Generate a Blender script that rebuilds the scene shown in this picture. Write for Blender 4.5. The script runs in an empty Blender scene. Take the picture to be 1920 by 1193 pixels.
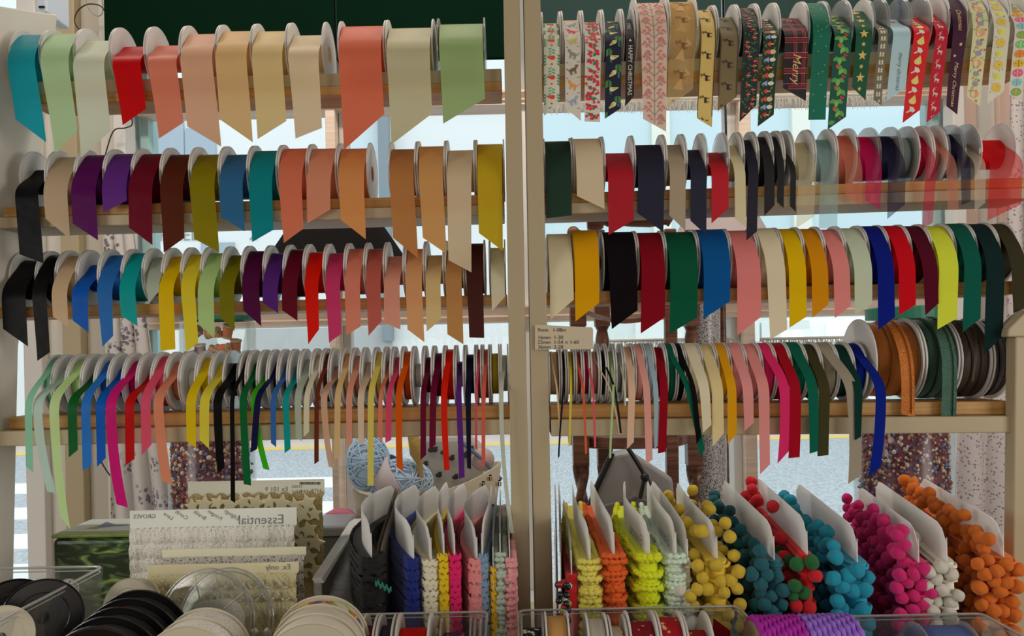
import bpy, bmesh, math, random
from mathutils import Matrix, Vector
random.seed(7)
SC = bpy.context.scene
COL = SC.collection
PI = math.pi

# ------------------------------------------------------------------ camera
FPX, CX, HZ = 1500.0, 960.0, 660.0
ROLL = math.radians(1.2)
cam_d = bpy.data.cameras.new('camera')
cam_d.sensor_width = 36.0
cam_d.lens = FPX / 1920.0 * 36.0
cam_d.shift_y = (HZ - 596.5) / 1920.0
cam_d.clip_start = 0.05
cam = bpy.data.objects.new('camera', cam_d)
COL.objects.link(cam)
cam.matrix_world = Matrix.Rotation(ROLL, 4, 'Y') @ Matrix.Rotation(PI / 2, 4, 'X')
SC.camera = cam

# ------------------------------------------------------------------ world, added fill lights, exposure
W = bpy.data.worlds.new('overcast_sky')
SC.world = W
W.use_nodes = True
bg = W.node_tree.nodes['Background']
bg.inputs['Color'].default_value = (0.90, 0.955, 1.0, 1)
bg.inputs['Strength'].default_value = 1.8


def area_light(name, loc, target, sx, sy, power, colr):
    d = bpy.data.lights.new(name, 'AREA')
    d.shape = 'RECTANGLE'
    d.size, d.size_y = sx, sy
    d.energy = power
    d.color = colr
    o = bpy.data.objects.new(name, d)
    COL.objects.link(o)
    o.location = loc
    dirv = Vector(target) - Vector(loc)
    o.rotation_euler = dirv.to_track_quat('-Z', 'Y').to_euler()
    return o


area_light('desk_lamp_light', (-1.75, 0.0, 0.10), (0.3, 1.15, -0.45), 0.8, 0.8, 13.0, (1.0, 0.97, 0.92))  # added side fill, not a real lamp: brightens sideways-facing cards and flanges
area_light('desk_lamp_light', (1.75, 0.0, 0.10), (-0.3, 1.15, -0.45), 0.8, 0.8, 13.0, (1.0, 0.97, 0.92))  # matching added fill from the right
area_light('shop_door_light', (0.3, -2.3, 0.1), (0.0, 1.1, -0.1), 2.4, 1.7, 13.0, (1.0, 0.95, 0.87))  # unseen fill added behind the camera for even front light
area_light('window_display_light', (0.0, 1.42, 1.22), (0.0, 2.0, -0.25), 2.2, 0.12, 15.0, (1.0, 0.90, 0.80))  # added fill to brighten mullions and goods in the window bay

SC.view_settings.view_transform = 'Standard'
SC.view_settings.look = 'None'
SC.view_settings.gamma = 1.0
SC.view_settings.use_curve_mapping = False
SC.view_settings.exposure = -0.13
SC.cycles.use_denoising = True
SC.cycles.max_bounces = 10
SC.cycles.transparent_max_bounces = 24
SC.cycles.caustics_reflective = False
SC.cycles.caustics_refractive = False


# ------------------------------------------------------------------ helpers
def P(px, py, Y):
    """world point at distance Y seen at photo pixel (px, py)"""
    u, v = (px - CX) / FPX, (HZ - py) / FPX
    c, s = math.cos(ROLL), math.sin(ROLL)
    return Vector((Y * (u * c + v * s), Y, Y * (-u * s + v * c)))


def px_of(p):
    c, s = math.cos(ROLL), math.sin(ROLL)
    u = (p[0] * c - p[2] * s) / p[1]
    v = (p[0] * s + p[2] * c) / p[1]
    return CX + u * FPX, HZ - v * FPX


def lin1(c):
    c /= 255.0
    return c / 12.92 if c <= 0.04045 else ((c + 0.055) / 1.055) ** 2.4


def lin(rgb, k=1.0):
    v = [max(0.003, lin1(c) * k) for c in rgb]
    m = max(v)
    if m > 0.90:                       # keep the hue when a bright colour reaches the limit
        v = [x * 0.90 / m * (1.0 if x == m else 1.06) for x in v]
    return tuple(v)


LIT = 2.2          # photo tone -> surface colour for front-lit goods (the room is dim)


def nt(name):
    m = bpy.data.materials.new(name)
    m.use_nodes = True
    t = m.node_tree
    b = t.nodes['Principled BSDF']
    return m, t, b, t.nodes['Material Output']


MATS = {}


def pmat(name, colr, rough=0.5, noise=None, bump=None, metal=0.0, sheen=0.0, transl=0.0, coat=0.0, emit=None, spec=None):
    """principled material; noise=(scale, amount, stretch) for colour grain, bump=(scale, strength)"""
    if name in MATS:
        return MATS[name]
    m, t, b, out = nt(name)
    n, l = t.nodes, t.links
    b.inputs['Base Color'].default_value = (*colr, 1)
    b.inputs['Roughness'].default_value = rough
    b.inputs['Metallic'].default_value = metal
    b.inputs['Sheen Weight'].default_value = sheen
    b.inputs['Coat Weight'].default_value = coat
    if spec is not None:
        b.inputs['Specular IOR Level'].default_value = spec
    if noise or bump:
        tc = n.new('ShaderNodeTexCoord')
    cs = None
    if noise:
        mp = n.new('ShaderNodeMapping')
        st = noise[2] if len(noise) > 2 else (1, 1, 1)
        mp.inputs['Scale'].default_value = st
        nz = n.new('ShaderNodeTexNoise')
        nz.inputs['Scale'].default_value = noise[0]
        nz.inputs['Detail'].default_value = 4
        mx = n.new('ShaderNodeMix')
        mx.data_type = 'RGBA'
        a = noise[1]
        mx.inputs[6].default_value = (*[max(0, c * (1 - a)) for c in colr], 1)
        mx.inputs[7].default_value = (*[min(1, c * (1 + a)) for c in colr], 1)
        l.new(tc.outputs['Object'], mp.inputs['Vector'])
        l.new(mp.outputs['Vector'], nz.inputs['Vector'])
        l.new(nz.outputs['Fac'], mx.inputs[0])
        l.new(mx.outputs[2], b.inputs['Base Color'])
        cs = mx.outputs[2]
    if bump:
        nb = n.new('ShaderNodeTexNoise')
        nb.inputs['Scale'].default_value = bump[0]
        nb.inputs['Detail'].default_value = 3
        bp = n.new('ShaderNodeBump')
        bp.inputs['Strength'].default_value = bump[1]
        bp.inputs['Distance'].default_value = 0.002
        l.new(tc.outputs['Object'], nb.inputs['Vector'])
        l.new(nb.outputs['Fac'], bp.inputs['Height'])
        l.new(bp.outputs['Normal'], b.inputs['Normal'])
    if emit:
        b.inputs['Emission Color'].default_value = (*emit[:3], 1)
        b.inputs['Emission Strength'].default_value = emit[3]
    if transl > 0:
        tr = n.new('ShaderNodeBsdfTranslucent')
        tr.inputs['Color'].default_value = (*[min(1, c * 1.1) for c in colr], 1)
        if cs:
            l.new(cs, tr.inputs['Color'])
        ms = n.new('ShaderNodeMixShader')
        ms.inputs[0].default_value = transl
        l.new(b.outputs[0], ms.inputs[1])
        l.new(tr.outputs[0], ms.inputs[2])
        l.new(ms.outputs[0], out.inputs['Surface'])
    MATS[name] = m
    return m


def clearmat(name, tint=(1, 1, 1), gloss=0.08, rough=0.05, haze=0.0):
    """thin clear sheet: see-through with a faint sheen"""
    if name in MATS:
        return MATS[name]
    m, t, b, out = nt(name)
    n, l = t.nodes, t.links
    t.nodes.remove(b)
    tr = n.new('ShaderNodeBsdfTransparent')
    tr.inputs['Color'].default_value = (*tint, 1)
    gl = n.new('ShaderNodeBsdfGlossy')
    gl.inputs['Roughness'].default_value = rough
    gl.inputs['Color'].default_value = (0.9, 0.9, 0.9, 1)
    fr = n.new('ShaderNodeLayerWeight')
    fr.inputs['Blend'].default_value = 0.25
    ma = n.new('ShaderNodeMath')
    ma.operation = 'MULTIPLY_ADD'
    ma.inputs[1].default_value = 0.45
    ma.inputs[2].default_value = gloss
    l.new(fr.outputs['Fresnel'], ma.inputs[0])
    ms = n.new('ShaderNodeMixShader')
    l.new(ma.outputs[0], ms.inputs[0])
    l.new(tr.outputs[0], ms.inputs[1])
    l.new(gl.outputs[0], ms.inputs[2])
    last = ms
    if haze > 0:
        df = n.new('ShaderNodeBsdfDiffuse')
        df.inputs['Color'].default_value = (0.75, 0.75, 0.74, 1)
        m2 = n.new('ShaderNodeMixShader')
        m2.inputs[0].default_value = haze
        l.new(ms.outputs[0], m2.inputs[1])
        l.new(df.outputs[0], m2.inputs[2])
        last = m2
    l.new(last.outputs[0], out.inputs['Surface'])
    MATS[name] = m
    return m


def ribbon_mat(rgb, kind):
    key = 'ribbon_%s_%d_%d_%d' % ((kind,) + tuple(rgb))
    if key in MATS:
        return MATS[key]
    base = lin(rgb, LIT)
    m, t, b, out = nt(key)
    n, l = t.nodes, t.links
    b.inputs['Base Color'].default_value = (*base, 1)
    tr = n.new('ShaderNodeBsdfTranslucent')
    tr.inputs['Color'].default_value = (*[min(1, c * 1.05) for c in base], 1)
    ms = n.new('ShaderNodeMixShader')
    tc = n.new('ShaderNodeTexCoord')
    nz = n.new('ShaderNodeTexNoise')
    bp = n.new('ShaderNodeBump')
    l.new(tc.outputs['Object'], nz.inputs['Vector'])
    l.new(nz.outputs['Fac'], bp.inputs['Height'])
    l.new(bp.outputs['Normal'], b.inputs['Normal'])
    if kind == 's':
        b.inputs['Roughness'].default_value = 0.40
        b.inputs['Specular IOR Level'].default_value = 0.14
        nz.inputs['Scale'].default_value = 38
        bp.inputs['Strength'].default_value = 0.22
        bp.inputs['Distance'].default_value = 0.004
        ms.inputs[0].default_value = 0.36
    elif kind == 'v':
        b.inputs['Roughness'].default_value = 0.9
        b.inputs['Specular IOR Level'].default_value = 0.15
        b.inputs['Sheen Weight'].default_value = 0.22
        b.inputs['Sheen Roughness'].default_value = 0.35
        b.inputs['Sheen Tint'].default_value = (*[min(1, c + 0.15) for c in base], 1)
        nz.inputs['Scale'].default_value = 900
        bp.inputs['Strength'].default_value = 0.3
        bp.inputs['Distance'].default_value = 0.0006
        ms.inputs[0].default_value = 0.20
    elif kind == 'l':       # glitter trim
        b.inputs['Roughness'].default_value = 0.35
        b.inputs['Metallic'].default_value = 0.55
        nz.inputs['Scale'].default_value = 700
        bp.inputs['Strength'].default_value = 1.0
        bp.inputs['Distance'].default_value = 0.002
        ms.inputs[0].default_value = 0.0
    else:                   # woven / printed
        b.inputs['Roughness'].default_value = 0.7
        nz.inputs['Scale'].default_value = 500
        bp.inputs['Strength'].default_value = 0.15
        bp.inputs['Distance'].default_value = 0.0005
        ms.inputs[0].default_value = 0.26
    l.new(b.outputs[0], ms.inputs[1])
    l.new(tr.outputs[0], ms.inputs[2])
    last = ms
    if kind == 'o':         # sheer organza
        ms.inputs[0].default_value = 0.45
        tp = n.new('ShaderNodeBsdfTransparent')
        tp.inputs['Color'].default_value = (*[0.55 + 0.45 * min(1, c * 1.4) for c in base], 1)
        m2 = n.new('ShaderNodeMixShader')
        m2.inputs[0].default_value = 0.55
        l.new(ms.outputs[0], m2.inputs[1])
        l.new(tp.outputs[0], m2.inputs[2])
        last = m2
    l.new(last.outputs[0], out.inputs['Surface'])
    MATS[key] = m
    return m


def wood_mat(name, c1, c2, scale=18.0, rough=0.5):
    if name in MATS:
        return MATS[name]
    m, t, b, out = nt(name)
    n, l = t.nodes, t.links
    tc = n.new('ShaderNodeTexCoord')
    mp = n.new('ShaderNodeMapping')
    mp.inputs['Scale'].default_value = (1.2, 9, 26)
    nz = n.new('ShaderNodeTexNoise')
    nz.inputs['Scale'].default_value = scale / 4
    nz.inputs['Detail'].default_value = 6
    nz.inputs['Distortion'].default_value = 0.8
    cr = n.new('ShaderNodeValToRGB')
    cr.color_ramp.elements[0].color = (*c1, 1)
    cr.color_ramp.elements[0].position = 0.35
    cr.color_ramp.elements[1].color = (*c2, 1)
    cr.color_ramp.elements[1].position = 0.68
    l.new(tc.outputs['Object'], mp.inputs['Vector'])
    l.new(mp.outputs['Vector'], nz.inputs['Vector'])
    l.new(nz.outputs['Fac'], cr.inputs['Fac'])
    l.new(cr.outputs['Color'], b.inputs['Base Color'])
    b.inputs['Roughness'].default_value = rough
    MATS[name] = m
    return m


class MB:
    """collects geometry in world coordinates, one mesh per build"""

    def __init__(self):
        self.v, self.f, self.mi = [], [], []

    def quadstrip(self, rows, mi=0, closed=False, flip=False):
        o = len(self.v)
        n = len(rows[0])
        for r in rows:
            self.v += [tuple(p) for p in r]
        for i in range(len(rows) - 1):
            for j in range(n if closed else n - 1):
                k = (j + 1) % n
                q = (o + i * n + j, o + i * n + k, o + (i + 1) * n + k, o + (i + 1) * n + j)
                self.f.append(q[::-1] if flip else q)
                self.mi.append(mi)
        return o

    def poly(self, pts, mi=0):
        o = len(self.v)
        self.v += [tuple(p) for p in pts]
        self.f.append(tuple(range(o, o + len(pts))))
        self.mi.append(mi)

    def hexa(self, c, mi=0):
        """c: 8 corners, bottom 4 (ccw from above) then top 4"""
        o = len(self.v)
        self.v += [tuple(p) for p in c]
        for q in ((3, 2, 1, 0), (4, 5, 6, 7), (0, 1, 5, 4), (1, 2, 6, 5), (2, 3, 7, 6), (3, 0, 4, 7)):
            self.f.append(tuple(o + i for i in q))
            self.mi.append(mi)

    def box(self, x0, x1, y0, y1, z0, z1, mi=0):
        self.hexa([(x0, y0, z0), (x1, y0, z0), (x1, y1, z0), (x0, y1, z0),
                   (x0, y0, z1), (x1, y0, z1), (x1, y1, z1), (x0, y1, z1)], mi)

    def prism(self, pts, d, mi=0):
        """closed outline pts (3d, planar) pushed along vector d"""
        n = len(pts)
        o = len(self.v)
        d = Vector(d)
        self.v += [tuple(p) for p in pts] + [tuple(Vector(p) + d) for p in pts]
        self.f.append(tuple(o + i for i in range(n))[::-1])
        self.f.append(tuple(o + n + i for i in range(n)))
        for i in range(n):
            k = (i + 1) % n
            self.f.append((o + i, o + k, o + n + k, o + n + i))
        self.mi += [mi] * (n + 2)

    def tube(self, pts, r, seg=6, mi=0, cap=True, closed=False):
        pts = [Vector(p) for p in pts]
        rows = []
        n = len(pts)
        up = None
        for i, p in enumerate(pts):
            if closed:
                d = pts[(i + 1) % n] - pts[i - 1]
            else:
                d = pts[min(i + 1, n - 1)] - pts[max(i - 1, 0)]
            d.normalize()
            if up is None:
                up = Vector((0, 0, 1)) if abs(d.z) < 0.9 else Vector((1, 0, 0))
            a = d.cross(up)
            if a.length < 1e-5:
                a = d.orthogonal()
            a.normalize()
            b = a.cross(d).normalized()
            up = b
            rr = r[i] if isinstance(r, (list, tuple)) else r
            rows.append([p + a * (rr * math.cos(2 * PI * k / seg)) + b * (rr * math.sin(2 * PI * k / seg)) for k in range(seg)])
        if closed:
            rows.append(rows[0])
        self.quadstrip(rows, mi, closed=True)
        if cap and not closed:
            self.poly(rows[0][::-1], mi)
            self.poly(rows[-1], mi)

    def lathe(self, c, axis, prof, seg=24, mi=0, capped=False):
        """prof: list of (distance along axis, radius)"""
        c, ax = Vector(c), Vector(axis).normalized()
        a = ax.orthogonal().normalized()
        b = ax.cross(a)
        rows = [[c + ax * h + a * (r * math.cos(2 * PI * k / seg)) + b * (r * math.sin(2 * PI * k / seg)) for k in range(seg)] for h, r in prof]
        self.quadstrip(rows, mi, closed=True)
        if capped:
            self.poly(rows[0][::-1], mi)
            self.poly(rows[-1], mi)

    def ball(self, c, r, seg=8, rings=6, mi=0, sq=(1, 1, 1)):
        c = Vector(c)
        rows = []
        for i in range(rings + 1):
            th = PI * i / rings
            rr = max(1e-5, math.sin(th))
            rows.append([c + Vector((sq[0] * r * rr * math.cos(2 * PI * k / seg), sq[1] * r * rr * math.sin(2 * PI * k / seg), sq[2] * r * math.cos(th))) for k in range(seg)])
        self.quadstrip(rows, mi, closed=True, flip=True)

    def build(self, name, mats, parent=None, base=None, smooth=False):
        me = bpy.data.meshes.new(name)
        b = Vector(base) if base is not None else (parent.location.copy() if parent else Vector((0, 0, 0)))
        me.from_pydata([(p[0] - b.x, p[1] - b.y, p[2] - b.z) for p in self.v], [], self.f)
        if not isinstance(mats, (list, tuple)):
            mats = [mats]
        for m in mats:
            me.materials.append(m)
        if len(mats) > 1:
            me.polygons.foreach_set('material_index', self.mi)
        if smooth:
            me.polygons.foreach_set('use_smooth', [True] * len(me.polygons))
        me.update()
        o = bpy.data.objects.new(name, me)
        COL.objects.link(o)
        if parent:
            o.parent = parent
            if base is not None:
                o.location = b - abs_loc(parent)
        else:
            o.location = b
        return o


def abs_loc(o):
    v = o.location.copy()
    while o.parent:
        o = o.parent
        v += o.location
    return v


def bev(o, w=0.002, seg=2):
    m = o.modifiers.new('bevel', 'BEVEL')
    m.width = w
    m.segments = seg
    m.limit_method = 'ANGLE'
    return o


def tag(o, label=None, cat=None, group=None, kind=None):
    if label:
        o['label'] = label
    if cat:
        o['category'] = cat
    if group:
        o['group'] = group
    if kind:
        o['kind'] = kind
    return o


def thing(name, loc, label, cat, group=None, kind=None):
    o = bpy.data.objects.new(name, None)
    o.empty_display_size = 0.02
    COL.objects.link(o)
    o.location = loc
    return tag(o, label, cat, group, kind)


def sub(name, mb, mats, parent, smooth=False):
    """child mesh whose geometry was given in world space; parent may itself be a child at zero offset"""
    b = abs_loc(parent)
    me_o = mb.build(name, mats, None, base=b, smooth=smooth)
    me_o.parent = parent
    me_o.location = (0, 0, 0)
    return me_o


def link_mesh(name, me, parent, loc, scale=None, rot=None):
    o = bpy.data.objects.new(name, me)
    COL.objects.link(o)
    o.parent = parent
    o.location = Vector(loc) - (abs_loc(parent) if parent else Vector((0, 0, 0)))
    if scale:
        o.scale = scale
    if rot:
        o.rotation_euler = rot
    return o


# ------------------------------------------------------------------ lettering outlines (made first, before anything else is linked)
TEXTS = {}


def text_shape(body, italic=False):
    key = (body, italic)
    if key in TEXTS:
        return TEXTS[key]
    c = bpy.data.curves.new('lettering', 'FONT')
    c.body = body
    c.size = 1.0
    c.resolution_u = 2
    if italic:
        c.shear = 0.35
    o = bpy.data.objects.new('lettering', c)
    COL.objects.link(o)
    dg = bpy.context.evaluated_depsgraph_get()
    me = o.evaluated_get(dg).to_mesh()
    vs = [(v.co.x, v.co.y) for v in me.vertices]
    fs = [tuple(p.vertices) for p in me.polygons]
    o.evaluated_get(dg).to_mesh_clear()
    bpy.data.objects.remove(o)
    bpy.data.curves.remove(c)
    w = max([v[0] for v in vs] + [0.01])
    TEXTS[key] = (vs, fs, w)
    return TEXTS[key]


for t_ in ('HAPPY CHRISTMAS', 'ITMAS'):
    text_shape(t_)
for t_ in ('Merry', 'Merry Christmas', 'Christmas', 'merry christmas'):
    text_shape(t_, True)
for t_ in ('habico', '9mm   1-08m', '16mm  1-30', '22mm  1-54 \u2264 1-60', '36mm  2-28', 'Essential', 'trimmings', 'GROVES', 'HTR-164', 'STARS', 'TULLE',
           'Lace', 'Cords', 'Braids', 'Fringes', 'Edgings', 'Ex. only', 'Ex 101 9', 'by Andover Fabrics', "I Don't Love", 'F', 'ED', '2', 'Happy', 'FIXED'):
    text_shape(t_)


def put_text(mb, body, o, ex, ey, size, mi=0, italic=False, center=False):
    vs, fs, w = text_shape(body, italic)
    o, ex, ey = Vector(o), Vector(ex), Vector(ey)
    k = len(mb.v)
    off = -w / 2 if center else 0
    mb.v += [tuple(o + ex * ((x + off) * size) + ey * (y * size)) for x, y in vs]
    for f in fs:
        mb.f.append(tuple(k + i for i in f))
        mb.mi.append(mi)


# ------------------------------------------------------------------ common materials
M = {}
M['cream'] = pmat('cream_paint', (0.47, 0.38, 0.235), 0.5, noise=(6, 0.05))
M['white'] = pmat('white_paint', (0.72, 0.68, 0.60), 0.5, noise=(5, 0.05))
M['white2'] = pmat('chalky_white_paint', (0.74, 0.72, 0.68), 0.55, noise=(4, 0.06))
M['pine'] = wood_mat('pine_batten', (0.42, 0.20, 0.045), (0.60, 0.33, 0.10))
M['pinkwood'] = wood_mat('window_wood', (0.82, 0.62, 0.48), (0.92, 0.78, 0.66))
M['flange'] = pmat('white_reel_plastic', (0.84, 0.82, 0.79), 0.42, transl=0.28)
M['flange_rim'] = M['flange']
M['clearreel'] = clearmat('clear_reel_plastic', (0.93, 0.93, 0.93), 0.12, 0.15, haze=0.12)
M['glass'] = clearmat('window_glass', (0.97, 0.99, 0.985), 0.02, 0.02)
M['jar'] = clearmat('jar_glass', (0.95, 0.97, 0.96), 0.02, 0.22)
M['bin'] = clearmat('clear_bin_plastic', (0.90, 0.92, 0.91), 0.06, 0.08, haze=0.05)
M['binrim'] = clearmat('clear_bin_rim', (0.75, 0.78, 0.76), 0.25, 0.1, haze=0.25)
M['black'] = pmat('black_plastic', (0.012, 0.011, 0.012), 0.35)
M['card'] = pmat('white_card', (0.93, 0.92, 0.90), 0.6, transl=0.40)
M['ink'] = pmat('dark_ink', (0.05, 0.045, 0.05), 0.6)
M['brown'] = wood_mat('dark_chair_wood', (0.085, 0.030, 0.016), (0.22, 0.085, 0.045), rough=0.35)


# ------------------------------------------------------------------ the setting: room, window wall, street
ZF, ZS, ZC = -1.35, -0.62, 1.35          # floor, sill platform, ceiling
YW = 2.1                                  # window wall plane
XLW, XRW, YBK = -2.6, 2.6, -2.6


def struct(name, mb, m, bevel=0):
    o = mb.build(name, m)
    o['kind'] = 'structure'
    if bevel:
        bev(o, bevel)
    return o


def rect(name, x0, x1, y0, y1, z0, z1, m, bevel=0):
    mb = MB()
    mb.box(x0, x1, y0, y1, z0, z1)
    return struct(name, mb, m, bevel)


wallp = pmat('room_wall_paint', (0.74, 0.69, 0.61), 0.8)
rect('floor', XLW, XRW, YBK, YW + 0.15, ZF - 0.1, ZF, wood_mat('floor_boards', (0.16, 0.09, 0.05), (0.25, 0.15, 0.09)))
rect('ceiling', XLW, XRW, YBK, YW + 0.15, ZC, ZC + 0.1, pmat('ceiling_paint', (0.85, 0.83, 0.78), 0.9))
rect('wall_back', XLW, XRW, YBK - 0.1, YBK, ZF, ZC, wallp)
rect('wall_left', XLW - 0.1, XLW, YBK, YW + 0.15, ZF, ZC, wallp)
rect('wall_right', XRW, XRW + 0.1, YBK, YW + 0.15, ZF, ZC, wallp)


def wx(px, Y=YW):
    return P(px, 600, Y).x


# window wall: low wall, head, left pier, right pier (side light remains open at far left)
XL0, XL1 = wx(66), wx(266)
XR0 = wx(1776)
mb = MB()
mb.box(XLW, XRW, YW, YW + 0.12, ZF, ZS - 0.02)
mb.box(XLW, XRW, YW, YW + 0.12, 1.15, ZC)
mb.box(XLW, -1.9, YW, YW + 0.12, ZS - 0.02, 1.15)
mb.box(XL0 + 0.02, XL1 - 0.02, YW, YW + 0.12, ZS - 0.02, 1.15)
mb.box(XR0 + 0.02, XRW, YW, YW + 0.12, ZS - 0.02, 1.15)
struct('wall_front', mb, M['white2'])
# jamb boards on the piers, each with its own depth and paint
n_ = 1
for x0, x1, d, m in ((64, 98, 0.05, M['white2']), (98, 134, 0.02, M['white']), (134, 168, 0.045, M['cream']), (168, 206, 0.015, pmat('grey_beige_paint', (0.55, 0.50, 0.42), 0.5)),
                     (206, 240, 0.03, M['white']), (240, 262, 0.06, M['white2'])):
    rect('trim_%d' % n_, wx(x0), wx(x1), YW - d, YW, ZS, 1.15, m, 0.003)
    n_ += 1
teal = pmat('pale_teal_paint', (0.42, 0.62, 0.60), 0.5)
rect('trim_%d' % n_, wx(264), wx(279), YW + 0.02, YW + 0.08, ZS, 1.15, teal); n_ += 1
rect('trim_%d' % n_, wx(1762), wx(1775), YW + 0.02, YW + 0.08, ZS, 1.15, teal); n_ += 1
for x0, x1, d, m in ((1775, 1797, 0.05, M['white2']), (1797, 1828, 0.03, pmat('pink_plaster', (0.75, 0.55, 0.46), 0.7)), (1828, 1866, 0.02, M['white2']), (1866, 1900, 0.035, pmat('pink_plaster', (0.75, 0.55, 0.46), 0.7))):
    rect('trim_%d' % n_, wx(x0), wx(x1), YW - d, YW, ZS, 1.15, m, 0.003)
    n_ += 1
rect('trim_%d' % n_, -1.9, XR0 + 0.1, YW - 0.55, YW + 0.12, ZS - 0.03, ZS, M['white2'], 0.004); n_ += 1   # sill platform
# mullions
wy = P(640, 600, YW)
for x0, x1, d0, d1, m in ((622, 640, -0.03, 0.06, M['pinkwood']), (641, 656, 0.01, 0.06, M['white2']), (980, 1004, -0.02, 0.06, M['white2']), (1371, 1387, 0.0, 0.06, M['white2']), (1387, 1409, -0.03, 0.06, M['pinkwood'])):
    rect('trim_%d' % n_, wx(x0), wx(x1), YW + d0, YW + d1, ZS, 1.15, m, 0.002)
    n_ += 1
# glazing bars across: upper and lower
for py, h, m in ((201, 0.027, M['pinkwood']), (599, 0.036, M['pinkwood'])):
    zl = P(610, py, YW).z
    mb = MB()
    mb.box(XL1, XR0, YW - 0.035, YW + 0.05, zl - h / 2, zl + h / 2)
    mb.box(XL1, XR0, YW - 0.05, YW + 0.05, zl + h / 2, zl + h / 2 + 0.006)
    mb.box(XL1, XR0, YW - 0.042, YW + 0.05, zl - h * 0.15, zl - h * 0.02)
    struct('trim_%d' % n_, mb, m)
    n_ += 1
wi = 1
for a, b in ((-1.9, XL0 + 0.02), (XL1 - 0.02, wx(640)), (wx(640), wx(995)), (wx(995), wx(1400)), (wx(1400), XR0 + 0.02)):
    w_ = rect('window_%d' % wi, a, b, YW + 0.045, YW + 0.049, ZS - 0.02, 1.15, M['glass'])
    wi += 1

# street
road_m = pmat('road_tarmac', (0.42, 0.45, 0.47), 0.85, noise=(48, 0.75, (1, 0.3, 1)), bump=(60, 0.6))
rect('road', -16, 16, YW + 0.3, 12.15, ZF - 0.06, ZF - 0.02, road_m)
rect('pavement', -16, 16, 12.3, 13.2, ZF - 0.06, ZF + 0.05, pmat('pavement_slabs', (0.55, 0.48, 0.44), 0.9, noise=(3, 0.1)))
rect('road_line', -16, 16, 11.75, 12.1, ZF - 0.05, ZF - 0.015, pmat('yellow_road_paint', (0.80, 0.55, 0.12), 0.8))
zeb = pmat('white_road_paint', (0.85, 0.85, 0.84), 0.8, noise=(9, 0.06))
for i, (ya, yb) in enumerate(((8.3, 9.0), (6.95, 7.5), (5.85, 6.35), (5.0, 5.4), (4.3, 4.65), (3.6, 3.95))):
    s_ = rect('crossing_stripe', -16, -1.0 - 0.1 * i, ya, yb, ZF - 0.05, ZF - 0.014, zeb)
# building across the street
fac = pmat('white_render', (0.74, 0.77, 0.77), 0.9, noise=(0.6, 0.04))
facb = pmat('pale_blue_render', (0.56, 0.70, 0.74), 0.9, noise=(0.6, 0.04))
fb = thing('white_building', (0, 13.2, ZF), 'white rendered building with panelled doors across the street', 'building')
YF = 13.2


def fpx(px, py, Y=YF):
    return P(px, py, Y)


def fbox(name, x0, x1, y0, y1, d0, d1, m, parent=fb):
    a, b = fpx(x0, y1), fpx(x1, y0)
    mb = MB()
    mb.box(a.x, b.x, YF - d1, YF - d0, a.z, b.z)
    return sub(name, mb, m, parent)


mb = MB(); mb.box(-16, fpx(985, 600).x, YF, YF + 3, ZF, 9.0); sub('wall', mb, fac, fb)
mb = MB(); mb.box(fpx(985, 600).x, 16, YF, YF + 3, ZF, 9.0); sub('wall', mb, facb, fb)
fbox('lower_wall', 1015, 1680, 585, 818, 0.0, 0.05, pmat('pale_mint_render', (0.68, 0.76, 0.73), 0.9))
pan = pmat('door_panel_paint', (0.76, 0.82, 0.80), 0.7)
for x0 in (1030, 1190, 1330, 1425, 1545):
    fbox('door_panel', x0, x0 + 90, 604, 642, 0.05, 0.11, pan)
    fbox('door_panel', x0, x0 + 90, 655, 800, 0.05, 0.11, pan)
glz = pmat('far_window_glass', (0.32, 0.40, 0.47), 0.15, spec=0.6)
for r in ((292, 345, 205, 330), (352, 405, 240, 330), (505, 560, 470, 590), (380, 440, 455, 560)):
    w_ = fbox('window', *r, 0.0, 0.04, glz)
fbox('grey_band', 300, 735, 612, 735, 0.0, 0.08, pmat('grey_shutter', (0.42, 0.44, 0.44), 0.6, noise=(2, 0.15)))
fbox('sky_blue_panel', 660, 720, 200, 560, 0.0, 0.03, pmat('blue_grey_panel', (0.60, 0.70, 0.74), 0.8))
fbox('downpipe', 721, 728, 60, 640, 0.05, 0.25, pmat('grey_pipe', (0.20, 0.25, 0.28), 0.5))
fbox('cornice', 640, 985, 205, 212, 0.0, 0.06, fac)
for x0 in (1228, 1490):
    fbox('pilaster', x0, x0 + 25, 190, 590, 0.0, 0.08, pmat('cream_pilaster', (0.76, 0.78, 0.70), 0.9))
mb = MB()
put_text(mb, 'FIXED', fpx(298, 452, YF - 0.02), (1, 0, 0), (0, 0, 1), 0.27)
put_text(mb, '2', fpx(466, 450, YF - 0.02), (1, 0, 0), (0, 0, 1), 0.30)
sub('lettering', mb, pmat('grey_sign_letters', (0.25, 0.28, 0.27), 0.7), fb)

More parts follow.
